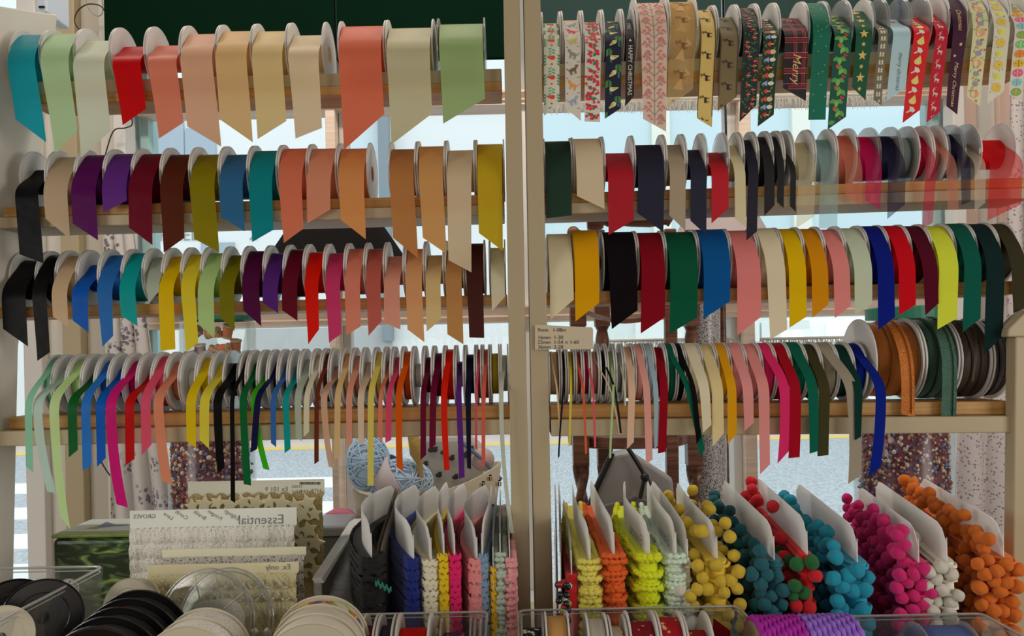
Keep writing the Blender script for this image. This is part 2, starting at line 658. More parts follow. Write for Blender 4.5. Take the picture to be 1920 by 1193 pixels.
# ------------------------------------------------------------------ shelving rows
YC, YB = 1.150, 1.098                    # reel axis, front face of the rails
ROWS = {
    'r1l': dict(ft=(38, 62, 911, 37), R=0.0445, x=(62, 950), up=('cream', 0.0185), lo=('pine', 0.0125)),
    'r1r': dict(ft=(1050, 26, 1684, 1), R=0.0450, x=(1014, 1935), up=('cream', 0.0190), lo=('pine', 0.0160)),
    'r2l': dict(ft=(62, 286, 895, 264), R=0.0440, x=(10, 950), up=('pine', 0.0140), lo=('cream', 0.0150)),
    'r2r': dict(ft=(1073, 260, 1902, 232), R=0.0440, x=(1018, 1935), up=('pine', 0.0140), lo=('cream', 0.0150)),
    'r3l': dict(ft=(101, 471, 913, 450), R=0.0414, x=(-12, 952), up=('pine', 0.0150), lo=None),
    'r3r': dict(ft=(1186, 434, 1883, 417), R=0.0442, x=(1022, 1912), up=('pine', 0.0175), lo=None),
    'r4l': dict(ft=(102, 665, 940, 645), R=0.0425, x=(12, 955), up=('pine', 0.0175), lo=('cream', 0.0205)),
    'r4r': dict(ft=(1031, 645, 1640, 640), R=0.0422, x=(1028, 1894), up=('pine', 0.0185), lo=('cream', 0.0225)),
}
for k, r in ROWS.items():
    x1, y1, x2, y2 = r['ft']
    a, b = P(x1, y1, YC), P(x2, y2, YC)
    r['zs'] = (b.z - a.z) / (b.x - a.x)
    r['z0'] = a.z - r['zs'] * a.x
    r['yh'] = 1.066 if k[1] == '4' else 1.086


def z_ftop(row, X):
    return ROWS[row]['z0'] + ROWS[row]['zs'] * X


def z_board(row, X):
    return z_ftop(row, X) - 2 * ROWS[row]['R']


ZT = -0.425
unitL = thing('shelf_unit', (-0.36, 1.12, ZT), 'cream and pine shelving bay holding ribbons left of the central gap', 'shelving')
unitR = thing('shelf_unit', (0.36, 1.12, ZT), 'cream and pine shelving bay holding ribbons right of the central gap', 'shelving')
for k, r in ROWS.items():
    u = unitL if k[2] == 'l' else unitR
    xa = P(r['x'][0], 600, YB).x
    xb = P(r['x'][1], 600, YB).x
    if k[2] == 'r' and k[1] != '4':
        xb = P(r['x'][1], 300, YB).x
    z = lambda X: z_board(k, X)
    t1 = r['up'][1]
    yb0, yb1 = YB, YB + (0.057 if k[1] == '1' else 0.074)
    mb = MB()
    mb.hexa([(xa, yb0, z(xa) - t1), (xb, yb0, z(xb) - t1), (xb, yb1, z(xb) - t1), (xa, yb1, z(xa) - t1),
             (xa, yb0, z(xa)), (xb, yb0, z(xb)), (xb, yb1, z(xb)), (xa, yb1, z(xa))])
    bev(sub('pine_rail' if r['up'][0] == 'pine' else 'painted_rail', mb, M[r['up'][0]], u), 0.0015)
    if r['lo']:
        t2 = r['lo'][1]
        f = 0.018 if k[1] == '4' else 0.003
        bk = 0.05 if k[1] == '4' else 0.0
        xe = 0.03 if k == 'r4l' else 0.006 if k == 'r2l' else 0
        za, zb = z(xa) - t1 - 0.0004, z(xb) - t1 - 0.0004
        mb = MB()
        mb.hexa([(xa - xe, yb0 - f, za - t2), (xb, yb0 - f, zb - t2), (xb, yb1 + bk, zb - t2), (xa - xe, yb1 + bk, za - t2),
                 (xa - xe, yb0 - f, za), (xb, yb0 - f, zb), (xb, yb1 + bk, zb), (xa - xe, yb1 + bk, za)])
        bev(sub('pine_rail' if r['lo'][0] == 'pine' else 'painted_rail', mb, M[r['lo'][0]], u), 0.0015)
# posts either side of the gap
for (xt0, xb0, xt1, xb1, u) in ((944, 962, 974, 996, unitL), (982, 1004, 1013, 1038, unitR)):
    a, b = P(xt0, 0, 1.085), P(xb0, 1193, 1.085)
    c, d = P(xt1, 0, 1.085), P(xb1, 1193, 1.085)
    k = (b.x - a.x) / (b.z - a.z)
    k2 = (d.x - c.x) / (d.z - c.z)
    zt, zb = 0.62, ZT
    X = lambda p, kk, z: p.x + kk * (z - p.z)
    mb = MB()
    y0, y1 = 1.081, 1.135
    mb.hexa([(X(a, k, zb), y0, zb), (X(c, k2, zb), y0, zb), (X(c, k2, zb), y1, zb), (X(a, k, zb), y1, zb),
             (X(a, k, zt), y0, zt), (X(c, k2, zt), y0, zt), (X(c, k2, zt), y1, zt), (X(a, k, zt), y1, zt)])
    bev(sub('post', mb, M['cream'], u), 0.002)
# left side panel, narrower towards the foot
mb = MB()
xf = P(-22, 600, 1.10).x
ptop = [(-0.708, 1.045, P(4, 4, 1.07).z), (-0.708, 1.075, P(4, 4, 1.07).z + 0.002), (-0.690, 1.235, P(88, 28, 1.235).z), (-0.6985, 1.133, 0.02), (-0.702, 1.117, -0.30), (-0.703, 1.115, ZT), (-0.722, 1.045, ZT)]
mb.prism([Vector(p) for p in ptop], (-0.02, 0, 0))
bev(sub('side_panel', mb, M['white'], unitL), 0.002)
# right end post with a cap block
a, b = P(1893, 632, 1.085), P(1886, 1193, 1.085)
mb = MB()
mb.hexa([(b.x, 1.072, ZT), (b.x + 0.018, 1.072, ZT), (b.x + 0.018, 1.094, ZT), (b.x, 1.094, ZT),
         (a.x, 1.072, a.z), (a.x + 0.018, 1.072, a.z), (a.x + 0.018, 1.094, a.z), (a.x, 1.094, a.z)])
bev(sub('post', mb, M['cream'], unitR), 0.002)
a, b = P(1890, 632, 1.07), P(1935, 600, 1.07)
mb = MB()
mb.prism([P(1889, 632, 1.07), P(1940, 632, 1.07), P(1940, 578, 1.07), P(1918, 590, 1.07), P(1891, 617, 1.07)], (0, 0.028, 0))
bev(sub('post_cap', mb, M['cream'], unitR), 0.002)
# display counter under the rows
counter = thing('display_counter', (0, 1.0, ZF), 'cream display counter carrying the trims and clear bins below the ribbons', 'counter')
ZT = -0.425
mb = MB(); mb.box(-0.95, 0.95, 0.68, 1.36, ZT - 0.025, ZT); bev(sub('counter_top', mb, M['cream'], counter), 0.003)
mb = MB(); mb.box(-0.92, 0.92, 0.72, 1.33, ZF, ZT - 0.0254); bev(sub('cabinet', mb, M['cream'], counter), 0.003)

# ------------------------------------------------------------------ ribbon reels
FL = {}


def flange_mesh(R, clear):
    key = (round(R, 5), clear)
    if key not in FL:
        b = MB()
        h = 0.0006
        rim = min(R * 0.04, 0.0016)
        b.lathe((0, 0, 0), (1, 0, 0), [(-h, 0.0115), (-h, R - rim), (-h * 1.7, R - rim * 0.8), (-h * 1.7, R), (h * 1.7, R), (h * 1.7, R - rim * 0.8), (h, R - rim), (h, 0.0115), (-h, 0.0115)], seg=40)
        me = bpy.data.meshes.new('flange')
        me.from_pydata(b.v, [], b.f)
        me.materials.append(M['clearreel'] if clear else M['flange'])
        me.polygons.foreach_set('use_smooth', [False] * len(me.polygons))
        me.update()
        FL[key] = me
    return FL[key]


COIL = {}


def coil_mesh(mat):
    if mat.name not in COIL:
        b = MB()
        b.lathe((0, 0, 0), (1, 0, 0), [(-0.5, 0.4), (-0.5, 1), (-0.25, 1.002), (0.25, 1.002), (0.5, 1), (0.5, 0.4), (-0.5, 0.4)], seg=48)
        me = bpy.data.meshes.new('wound_ribbon')
        me.from_pydata(b.v, [], b.f)
        me.materials.append(mat)
        me.polygons.foreach_set('use_smooth', [abs(p.normal.x) < 0.5 for p in me.polygons])
        me.update()
        COIL[mat.name] = me
    return COIL[mat.name]


class Tail:
    """a ribbon end that follows the coil, leaves it and hangs down in front of the rail"""

    def __init__(self, Xc, w, zc, Rw, Rf, yh, bl, br, mid=None, yc=YC):
        self.w = w
        r = Rw + 0.0007
        pts = []
        for i in range(13):
            ph = math.radians(112 - (112 - 46) * i / 12)
            pts.append((yc - r * math.cos(ph), zc + r * math.sin(ph)))
        self.nc = len(pts) - 1
        ph = math.radians(46)
        p0 = pts[-1]
        d0 = (-math.sin(ph), -math.cos(ph))
        zh = zc - Rf * 0.80
        zlow = min(bl.z, br.z)
        L = math.hypot(p0[0] - yh, p0[1] - zh)
        c1 = (p0[0] + d0[0] * L * 0.42, p0[1] + d0[1] * L * 0.42)
        c2 = (yh, zh + L * 0.34)
        for i in range(1, 13):
            t = i / 12
            a, b, c, d = (1 - t) ** 3, 3 * t * (1 - t) ** 2, 3 * t * t * (1 - t), t ** 3
            pts.append((a * p0[0] + b * c1[0] + c * c2[0] + d * yh, a * p0[1] + b * c1[1] + c * c2[1] + d * zh))
        n = max(4, int((zh - zlow) / 0.008) + 3)
        for i in range(1, n + 1):
            pts.append((yh, zh - (zh - zlow + 0.02) * i / n))
        self.pts = pts
        self.s = [0.0]
        for i in range(1, len(pts)):
            self.s.append(self.s[-1] + math.hypot(pts[i][0] - pts[i - 1][0], pts[i][1] - pts[i - 1][1]))
        self.sl, self.sr = self.s_at_z(bl.z), self.s_at_z(br.z)
        self.s0 = self.s[self.nc]
        self.Xc = Xc
        self.Xb = (bl.x + br.x) / 2
        self.wb = min(max(br.x - bl.x, 0.55 * w), 1.04 * w)
        self.smax = max(self.sl, self.sr, self.s0 + 0.01)
        self.mid = None
        if mid is not None:
            sm = self.s_at_z(mid.z)
            self.mid = (min(max((sm - self.s0) / (self.smax - self.s0), 0.15), 0.9), mid.x)

    def s_at_z(self, z):
        for i in range(self.nc, len(self.pts) - 1):
            if self.pts[i + 1][1] <= z:
                a, b = self.pts[i][1], self.pts[i + 1][1]
                t = (a - z) / (a - b) if a > b else 0
                return self.s[i] + (self.s[i + 1] - self.s[i]) * min(max(t, 0), 1)
        return self.s[-1]

    def yz(self, s):
        ss = self.s
        lo, hi = 0, len(ss) - 1
        while hi - lo > 1:
            m = (lo + hi) // 2
            if ss[m] <= s:
                lo = m
            else:
                hi = m
        t = (s - ss[lo]) / (ss[hi] - ss[lo])
        a, b = self.pts[lo], self.pts[hi]
        return a[0] + (b[0] - a[0]) * t, a[1] + (b[1] - a[1]) * t

    def xw(self, s):
        q = max(0.0, (s - self.s0) / (self.smax - self.s0))
        q = min(q, 1.2)
        if self.mid:
            qm, xm = self.mid
            x0, x1 = self.Xc, self.Xb
            # quadratic through three points
            x = x0 * (q - qm) * (q - 1) / (qm) + xm * q * (q - 1) / (qm * (qm - 1)) + x1 * q * (q - qm) / (1 - qm)
        else:
            e = q * q * (3 - 2 * q) * 0.4 + 0.6 * q
            x = self.Xc + (self.Xb - self.Xc) * e
        return x, self.w + (self.wb - self.w) * q

    def pos(self, s, u, off=0.0):
        """s along the ribbon, u across in metres, off = lift off the cloth"""
        y, z = self.yz(s)
        x, w = self.xw(s)
        if off:
            y2, z2 = self.yz(s + 0.001)
            dy, dz = y2 - y, z2 - z
            L = math.hypot(dy, dz) or 1
            # outward normal (towards the viewer / up)
            ny, nz = dz / L, -dy / L
            if ny > 0 or (abs(ny) < 1e-6 and nz < 0):
                ny, nz = -abs(ny), abs(nz)
            y += ny * off
            z += nz * off
        return Vector((x + u * w / self.w, y, z))

    def mesh(self, thick=0.0):
        b = MB()
        smin, w = min(self.sl, self.sr), self.w
        rows = []
        marks = [s for s in self.s if s < smin - 0.002]
        for s in marks + [smin]:
            rows.append([self.pos(s, -w / 2), self.pos(s, -w / 6), self.pos(s, w / 6), self.pos(s, w / 2)])
        for t in (0.25, 0.5, 0.75, 1.0):
            L = smin + (self.sl - smin) * t
            R = smin + (self.sr - smin) * t
            rows.append([self.pos(L + (R - L) * j / 3, -w / 2 + w * j / 3) for j in range(4)])
        b.quadstrip(rows)
        return b


ROWNAME = {'r1l': 'top left shelf', 'r2l': 'second left shelf', 'r3l': 'third left shelf', 'r4l': 'bottom left shelf',
           'r1r': 'top right shelf', 'r2r': 'second right shelf', 'r3r': 'third right shelf', 'r4r': 'bottom right shelf'}
KNAME = {'s': 'satin', 'v': 'velvet', 'o': 'sheer', 'g': 'woven', 'p': 'printed'}
SPOOLS = []


def make_reel(row, XL, XR, ytop, tail, rgb, label, kind='s', clear=False, Rf=None, nf=False, mid=None, empty=False, pattern=None, tail_rgb=None):
    r = ROWS[row]
    Xc = (XL + XR) / 2
    zb = z_board(row, Xc)
    Rf = Rf or r['R']
    zc = zb + Rf
    px0, _ = px_of((Xc, YC, zc))
    Rw = P(px0, ytop, YC).z - zc
    Rw = min(max(Rw, 0.016), Rf * 1.02 if nf else Rf - 0.001)
    if nf:
        zc = zb + Rw + 0.0003
    root = thing('ribbon_spool', (Xc, YC, zb), label, 'ribbon spool', 'ribbon spools on the ' + ROWNAME[row])
    ft = 0.0012
    span = XR - XL
    fm = flange_mesh(Rw * 0.93 if nf else Rf, clear)
    link_mesh('flange', fm, root, (XL + 0.0012, YC, zc))
    link_mesh('flange', fm, root, (XR - 0.0012, YC, zc))
    cm_kind = 's' if kind == 'o' else kind
    w = span - (0.0018 if nf else 0.0052)
    if empty:
        b = MB()
        b.lathe((Xc, YC, zc), (1, 0, 0), [(-w / 2, 0.0115), (-w / 2, 0.017), (w / 2, 0.017), (w / 2, 0.0115), (-w / 2, 0.0115)], seg=24)
        sub('core', b, M['flange'], root)
        return root
    mat = ribbon_mat(rgb, 'g' if cm_kind == 'p' else cm_kind)
    o = link_mesh('wound_ribbon', coil_mesh(mat), root, (Xc, YC, zc), scale=(w, Rw, Rw))
    if tail:
        yh = r['yh'] + random.uniform(-0.002, 0.002)
        bl, br = P(tail[0], tail[1], yh), P(tail[2], tail[3], yh)
        md = P(mid[0], mid[1], yh) if mid else None
        tw = w * 0.97
        if len(tail) > 4:
            tw = tail[4]
        T = Tail(Xc if len(tail) < 6 else P(tail[5], ytop, YC).x, tw, zc, Rw, Rf, yh, bl, br, md)
        tm = ribbon_mat(tail_rgb or rgb, 'g' if kind == 'p' else kind)
        t = sub('ribbon_tail', T.mesh(), tm, root, smooth=True)
        if pattern:
            cv = Canvas(T)
            cv.parent = t
            pattern(cv)
            cv.build(t)
    return root


class Canvas:
    """flat print laid on a ribbon tail: s runs down the ribbon, u across"""

    def __init__(self, T):
        self.T, self.mb, self.cols = T, MB(), []
        self.w = T.w
        self.s0 = T.s[2]
        self.lift = 0.0004

    def sy(self, py, u=0.0):
        """place along the ribbon that lies at photo row py"""
        best = min((abs(px_of(self.T.pos(0.0005 * i, u))[1] - py), 0.0005 * i) for i in range(int(self.T.smax / 0.0005)) if 0.0005 * i > self.s0)
        return best[1]

    def mi(self, rgb):
        if rgb not in self.cols:
            self.cols.append(rgb)
        return self.cols.index(rgb)

    def s_end(self, u):
        T = self.T
        t = u / T.w + 0.5
        return T.sl + (T.sr - T.sl) * t

    def ok(self, pts):
        for u, s in pts:
            if abs(u) > self.w * 0.5 or s < 0.001 or s > self.s_end(u) - 0.0005:
                return False
        return True

    def poly(self, pts, rgb):
        if not self.ok(pts):
            # try to keep a clipped version
            pts = [(max(-self.w / 2, min(self.w / 2, u)), s) for u, s in pts]
            if not self.ok(pts):
                return
        self.lift += 0.0000012
        self.mb.poly([self.T.pos(s, u, self.lift) for u, s in pts], self.mi(rgb))

    def ell(self, u, s, ru, rs, rgb, rot=0.0, n=9):
        c, q = math.cos(rot), math.sin(rot)
        self.poly([(u + ru * math.cos(a) * c - rs * math.sin(a) * q, s + ru * math.cos(a) * q + rs * math.sin(a) * c) for a in [2 * PI * i / n for i in range(n)]], rgb)

    def leaf(self, u, s, L, wd, ang, rgb):
        c, q = math.cos(ang), math.sin(ang)
        pr = [(0, 0), (0.3, 0.5), (0.65, 0.42), (1, 0), (0.65, -0.42), (0.3, -0.5)]
        self.poly([(u + a * L * c - b * wd * q, s + a * L * q + b * wd * c) for a, b in pr], rgb)

    def line(self, u0, s0, u1, s1, wd, rgb):
        du, ds = u1 - u0, s1 - s0
        L = math.hypot(du, ds) or 1
        nu, ns = -ds / L * wd / 2, du / L * wd / 2
        k = max(1, int(L / 0.006))
        for i in range(k):
            a, b = i / k, (i + 1) / k
            self.poly([(u0 + du * a + nu, s0 + ds * a + ns), (u0 + du * b + nu, s0 + ds * b + ns), (u0 + du * b - nu, s0 + ds * b - ns), (u0 + du * a - nu, s0 + ds * a - ns)], rgb)

    def star(self, u, s, r, rgb, n=5, k=0.42, rot=-PI / 2):
        self.poly([(u + (r if i % 2 == 0 else r * k) * math.cos(rot + PI * i / n), s + (r if i % 2 == 0 else r * k) * math.sin(rot + PI * i / n)) for i in range(2 * n)], rgb)

    def shape(self, pts, u, s, sc, ang, rgb, flip=1):
        c, q = math.cos(ang), math.sin(ang)
        self.poly([(u + (flip * a * c - b * q) * sc, s + (flip * a * q + b * c) * sc) for a, b in pts], rgb)

    def text(self, body, u, s, size, rgb, italic=False):
        vs, fs, w = text_shape(body, italic)
        m = self.mi(rgb)
        T = self.T
        pts = [(u + y * size, s + x * size) for x, y in vs]
        for f in fs:
            pp = [pts[i] for i in f]
            if self.ok(pp):
                self.mb.poly([T.pos(b, a, self.lift + 0.0001) for a, b in pp], m)

    def flush(self):
        self.build(self.parent)
        self.mb, self.cols = MB(), []

    def build(self, parent):
        if self.mb.f:
            sub('printed_pattern', self.mb, [pmat('print_%d_%d_%d' % c, lin(c, LIT), 0.75, transl=0.15) for c in self.cols], parent)


# ---- motifs (a along, b across before rotation)
DEER = [[(-.5, -.12), (-.38, -.22), (.3, -.22), (.48, -.1), (.46, .12), (.2, .17), (-.3, .15), (-.45, .1)],
        [(-.42, .08), (-.32, .1), (-.32, .6), (-.38, .6)], [(-.25, .1), (-.17, .1), (-.2, .6), (-.26, .6)], [(.2, .1), (.28, .1), (.24, .6), (.18, .6)], [(.36, .05), (.46, .05), (.44, .6), (.38, .6)],
        [(-.42, -.05), (-.36, -.25), (-.52, -.55), (-.66, -.5)], [(-.5, -.5), (-.62, -.58), (-.86, -.46), (-.84, -.38), (-.6, -.38)]]
ANT = [((-.58, -.56), (-.62, -1.05)), ((-.61, -.8), (-.8, -.98)), ((-.62, -.9), (-.45, -1.1)), ((-.54, -.56), (-.36, -.95)), ((-.45, -.75), (-.22, -.82))]


def deer(c, u, s, sc, ang, rgb, flip=1):
    for p in DEER:
        c.shape(p, u, s, sc, ang, rgb, flip)
    q, k = math.cos(ang), math.sin(ang)
    for (a, b), (d, e) in ANT:
        f = lambda x, y: (u + (flip * x * q - y * k) * sc, s + (flip * x * k + y * q) * sc)
        p0, p1 = f(a, b), f(d, e)
        c.line(p0[0], p0[1], p1[0], p1[1], 0.07 * sc, rgb)


def bird(c, u, s, sc, ang, body, wing, breast=None, flip=1):
    c.shape([(-.5, -.1), (-.35, -.35), (-.1, -.38), (.2, -.2), (.75, .12), (.7, .25), (.2, .3), (-.2, .32), (-.45, .15)], u, s, sc, ang, body, flip)
    if breast:
        c.shape([(-.5, -.05), (-.3, -.25), (-.12, -.05), (-.1, .25), (-.25, .28), (-.45, .12)], u, s, sc, ang, breast, flip)
    c.shape([(-.1, -.18), (.25, -.12), (.6, .1), (.2, .12)], u, s, sc, ang, wing, flip)


def rng(seed):
    return random.Random(seed)


def pt_robins(c):
    w, s, i = c.w, c.s0, 0
    while s < c.T.smax:
        bird(c, 0.0, s, w * 0.42, 0.4, (215, 60, 40), (120, 95, 50), flip=-1)
        for sg in (-1, 1):
            for k in range(4):
                c.leaf(sg * w * 0.36, s - 0.004 + k * 0.004, 0.005, 0.002, sg * 0.8 + (0 if sg > 0 else PI), (40, 110, 75))
        c.ell(0.0, s + w * 0.42, 0.0014, 0.0014, (215, 60, 40))
        for k in range(5):
            c.leaf(0.0, s + w * 0.62 + k * 0.002, 0.006, 0.002, (0.5 if k % 2 else PI - 0.5), (60, 130, 90))
        s += w * 1.25


def pt_dogs(c):
    w, s, i = c.w, c.s0, 0
    cols = [(90, 75, 60), (190, 130, 60), (120, 130, 145), (180, 40, 40), (150, 150, 70), (110, 110, 100)]
    while s < c.T.smax:
        col = cols[i % 6]
        f = 1 if i % 2 else -1
        c.shape([(-.5, -.15), (-.2, -.25), (.35, -.2), (.5, 0), (.3, .18), (-.35, .18)], 0, s, w * 0.5, 0.3 * f, col, f)
        c.shape([(-.75, -.5), (-.45, -.5), (-.3, -.2), (-.5, -.05), (-.8, -.3)], 0, s, w * 0.5, 0.3 * f, col, f)
        for k in (-.35, -.2, .2, .35):
            c.shape([(k, .1), (k + .09, .1), (k + .09, .55), (k, .55)], 0, s, w * 0.5, 0.3 * f, col, f)
        c.shape([(.45, -.05), (.75, -.45), (.8, -.4), (.52, .05)], 0, s, w * 0.5, 0.3 * f, col, f)
        for k, (a, b) in enumerate(((-.38, .5), (.4, .45), (0.3, -.5), (-.35, -.45))):
            c.ell(a * w, s + b * w, 0.0007, 0.0007, (60, 60, 60), n=6)
        s += w * 0.95
        i += 1


def pt_berries(c):
    R = rng(3)
    w, s = c.w, c.s0
    while s < c.T.smax:
        c.line(-w * 0.4, s, w * 0.4, s + w * 0.35, 0.0008, (70, 110, 60))
        c.leaf(-w * 0.25, s + 0.001, 0.007, 0.004, 0.9, (30, 100, 60))
        c.leaf(w * 0.2, s + 0.004, 0.007, 0.004, 2.2, (30, 100, 60))
        for k in range(9):
            c.ell(R.uniform(-.42, .42) * w, s + R.uniform(0, .6) * w, 0.0019, 0.0019, (195, 35, 50))
        s += w * 0.55


def pt_owls(c):
    w, s, i = c.w, c.s0, 0
    while s < c.T.smax:
        f = 1 if i % 2 else -1
        for k in range(6):
            c.leaf(f * w * 0.3, s + w * 0.45 + k * 0.0016, 0.006, 0.0013, 0.6, (60, 110, 60))
            c.leaf(f * w * 0.3, s + w * 0.45 + k * 0.0016, 0.006, 0.0013, PI - 0.6, (60, 110, 60))
            c.leaf(-f * w * 0.25, s - 0.002 + k * 0.0014, 0.005, 0.001, 0.6, (55, 105, 85))
        bird(c, 0.0, s, w * 0.45, -0.5, (205, 185, 120), (150, 120, 70), (235, 225, 190), flip=f)
        s += w * 1.02
        i += 1


def pt_happy(c):
    g = (190, 182, 172)
    c.text('ITMAS', -c.w * 0.22, c.sy(44), 0.0085, g)
    c.flush()
    c.shape([(0, -.5), (.35, .3), (-.35, .3)], 0, c.sy(76), c.w * 0.5, 0, g)
    c.flush()
    c.text('HAPPY CHRISTMAS', -c.w * 0.22, c.sy(85), 0.0080, g)


def pt_branch(c):
    w, s, i = c.w, c.s0, 0
    br, be = (125, 105, 90), (205, 105, 100)
    c.line(0, 0.004, 0, c.T.smax, 0.0011, br)
    while s < c.T.smax:
        for f in (-1, 1):
            c.line(0, s + 0.006, f * w * 0.36, s - 0.006, 0.0009, br)
            c.line(f * w * 0.18, s, f * w * 0.20, s - 0.009, 0.0008, br)
            for a, b in ((.36, -.006), (.2, -.010), (.30, .000), (.42, -.003), (.26, -.011), (.14, -.006)):
                c.ell(f * w * a, s + b, 0.0017, 0.0017, be, n=8)
        if i % 3 == 0:
            bird(c, w * 0.3, s + 0.009, w * 0.24, 0.6, (140, 120, 115), (110, 100, 105), (190, 100, 90))
        if i % 3 == 1:
            bird(c, -w * 0.3, s + 0.010, w * 0.24, -0.6, (140, 120, 115), (110, 100, 105), (190, 100, 90), flip=-1)
        s += 0.0175
        i += 1


def pt_stag(rgb, tree, step, sc, ang=PI / 2, edge=None):
    def f(c):
        w, s = c.w, c.s0 + 0.004
        while s < c.T.smax:
            if tree:
                c.shape([(0, -.7), (.5, .5), (-.5, .5)], -w * 0.05, s + step * 0.3, w * 0.42, 0.2, tree)
                c.shape([(0, -.5), (.4, .5), (-.4, .5)], w * 0.2, s - step * 0.15, w * 0.35, -0.3, tree)
            deer(c, w * 0.02, s, w * sc, -PI / 2 if ang > 0 else PI / 2, rgb, -1)
            s += step
        if edge:
            for k in (-1, 1):
                c.line(k * w * 0.475, 0.004, k * w * 0.475, min(c.T.sl, c.T.sr) - 0.002, w * 0.05, edge)
    return f


def pt_forest(c):
    R = rng(5)
    w, s = c.w, c.s0
    while s < c.T.smax:
        for k in range(3):
            c.leaf(R.uniform(-.4, .4) * w, s + R.uniform(0, .3) * w, 0.005, 0.002, R.uniform(0, 6), (45, 85, 65))
        u = R.uniform(-.3, .3) * w
        c.shape([(0, -.5), (.5, .1), (-.5, .1)], u, s, 0.0055, -PI / 2, (185, 55, 50))
        c.shape([(-.12, .1), (.12, .1), (.12, .7), (-.12, .7)], u, s, 0.005, -PI / 2, (190, 150, 120))
        c.ell(R.uniform(-.45, .45) * w, s + 0.003, 0.001, 0.001, (170, 45, 45), n=6)
        s += w * 0.3


def pt_gnome(c):
    w, s, i = c.w, c.s0, 0
    while s < c.T.smax:
        for k in range(3):
            c.leaf(w * (.3 if k % 2 else -.4), s + k * 0.004, 0.006, 0.0022, 1.0 + k, (70, 110, 60))
        if i % 3 == 2:
            c.shape([(-.9, 0), (0, -.5), (0, .5)], -w * 0.05, s, w * 0.38, 0, (120, 140, 185))
            c.ell(w * 0.18, s, w * 0.2, w * 0.14, (210, 205, 195))
        elif i % 3 == 1:
            c.shape([(-.9, 0), (0, -.5), (0, .5)], -w * 0.05, s, w * 0.38, 0, (200, 70, 50))
            c.ell(w * 0.16, s, w * 0.2, w * 0.17, (225, 190, 150))
        else:
            c.shape([(-.7, 0), (.1, -.6), (.1, .6)], -w * 0.05, s, w * 0.32, 0, (210, 70, 55))
            c.shape([(.1, -.15), (.8, -.12), (.8, .12), (.1, .15)], -w * 0.05, s, w * 0.32, 0, (170, 140, 90))
        s += w * 0.52
        i += 1


def pt_tartan(c):
    w = c.w
    L = c.T.smax
    for u in (-.08, .30):
        c.line(u * w, 0.004, u * w, min(c.T.sl, c.T.sr), 0.0035, (95, 25, 35))
        c.line(u * w + 0.003, 0.004, u * w + 0.003, min(c.T.sl, c.T.sr), 0.0006, (150, 90, 80))
    s = 0.012
    while s < L:
        for d, wd, col in ((0, 0.004, (95, 25, 35)), (0.0035, 0.0006, (160, 100, 90)), (-0.0035, 0.0006, (160, 100, 90))):
            c.line(-w / 2, s + d, w / 2, s + d, wd, col)
        s += 0.021
    for (u, q) in ((.0, .030), (-.15, .026), (.12, .033)):
        c.star(u * w, q, 0.0022, (205, 175, 120))
    c.text('Merry', -w * 0.12, c.sy(100), 0.0165, (225, 185, 130), True)


def pt_dots(rgb, n, r, star=False, seed=1, leafs=None):
    def f(c):
        R = rng(seed)
        for k in range(n):
            u, s = R.uniform(-.4, .4) * c.w, R.uniform(0.006, c.T.smax)
            if star:
                c.star(u, s, r * R.uniform(.7, 1.3), rgb)
            else:
                c.ell(u, s, r, r, rgb, n=6)
    return f


def pt_holly(c):
    w, s, i = c.w, c.s0, 0
    while s < c.T.smax:
        f = 1 if i % 2 else -1
        for a in (0.4, 1.5, 2.8):
            c.leaf(f * w * 0.12, s + 0.003, 0.0105, 0.006, a + (0.6 if f > 0 else 0), (75, 125, 60) if a != 1.5 else (95, 145, 70))
        for k in range(3):
            c.ell(-f * w * 0.18 + 0.0018 * math.cos(k * 2.1), s + 0.0018 * math.sin(k * 2.1), 0.0014, 0.0014, (190, 50, 50))
        s += w * 0.62
        i += 1


def pt_stars(c):
    s, i = c.s0, 0
    while s < c.T.smax:
        c.star(0.0, s, c.w * (0.30 if i % 2 == 0 else 0.15), (190, 160, 90))
        s += c.w * 0.62
        i += 1


def pt_trees(c):
    s = c.s0
    while s < c.T.smax:
        for u in (-.15, .15):
            for k in range(2):
                c.shape([(0, -.6), (.45, .3), (-.45, .3)], u * c.w, s + k * 0.003, c.w * 0.34, 0, (165, 160, 140))
        s += c.w * 0.75


def pt_blue(c):
    w = c.w
    c.shape([(-.4, -.2), (.3, -.35), (.45, .1), (.2, .5), (-.3, .45)], 0, c.s0 + 0.014, w * 0.6, 0, (225, 220, 222))
    c.shape([(-.5, -.1), (.5, .0), (.5, .22), (-.5, .1)], 0, c.s0 + 0.022, w * 0.6, 0, (205, 50, 45))
    c.text('merry christmas', -w * 0.05, c.sy(98), 0.0078, (80, 92, 98), True)


def pt_pears(c):
    w, s, i = c.w, c.s0, 0
    while s < c.T.smax:
        if i % 2 == 0:
            c.shape([(-.6, -.2), (0, -.35), (.5, -.1), (.35, .3), (-.2, .35)], 0, s, w * 0.42, 0.6, (225, 215, 205))
            c.shape([(.4, .0), (.9, .35), (.8, .5), (.3, .25)], 0, s, w * 0.42, 2.2, (225, 200, 195))
        else:
            c.shape([(0, -.6), (.25, -.2), (.5, .25), (.25, .55), (-.25, .55), (-.5, .25), (-.25, -.2)], 0, s, w * 0.5, 0.3, (215, 200, 120))
            c.line(0, s - w * 0.25, w * 0.08, s - w * 0.38, 0.0008, (120, 100, 60))
        s += w * 0.62
        i += 1


def pt_smalldeer(c):
    s = c.s0
    while s < c.T.smax:
        deer(c, 0.0, s, c.w * 0.42, 0.25, (215, 180, 175))
        c.ell(0, s + c.w * 0.62, 0.0006, 0.0006, (215, 180, 175), n=5)
        s += c.w * 1.15


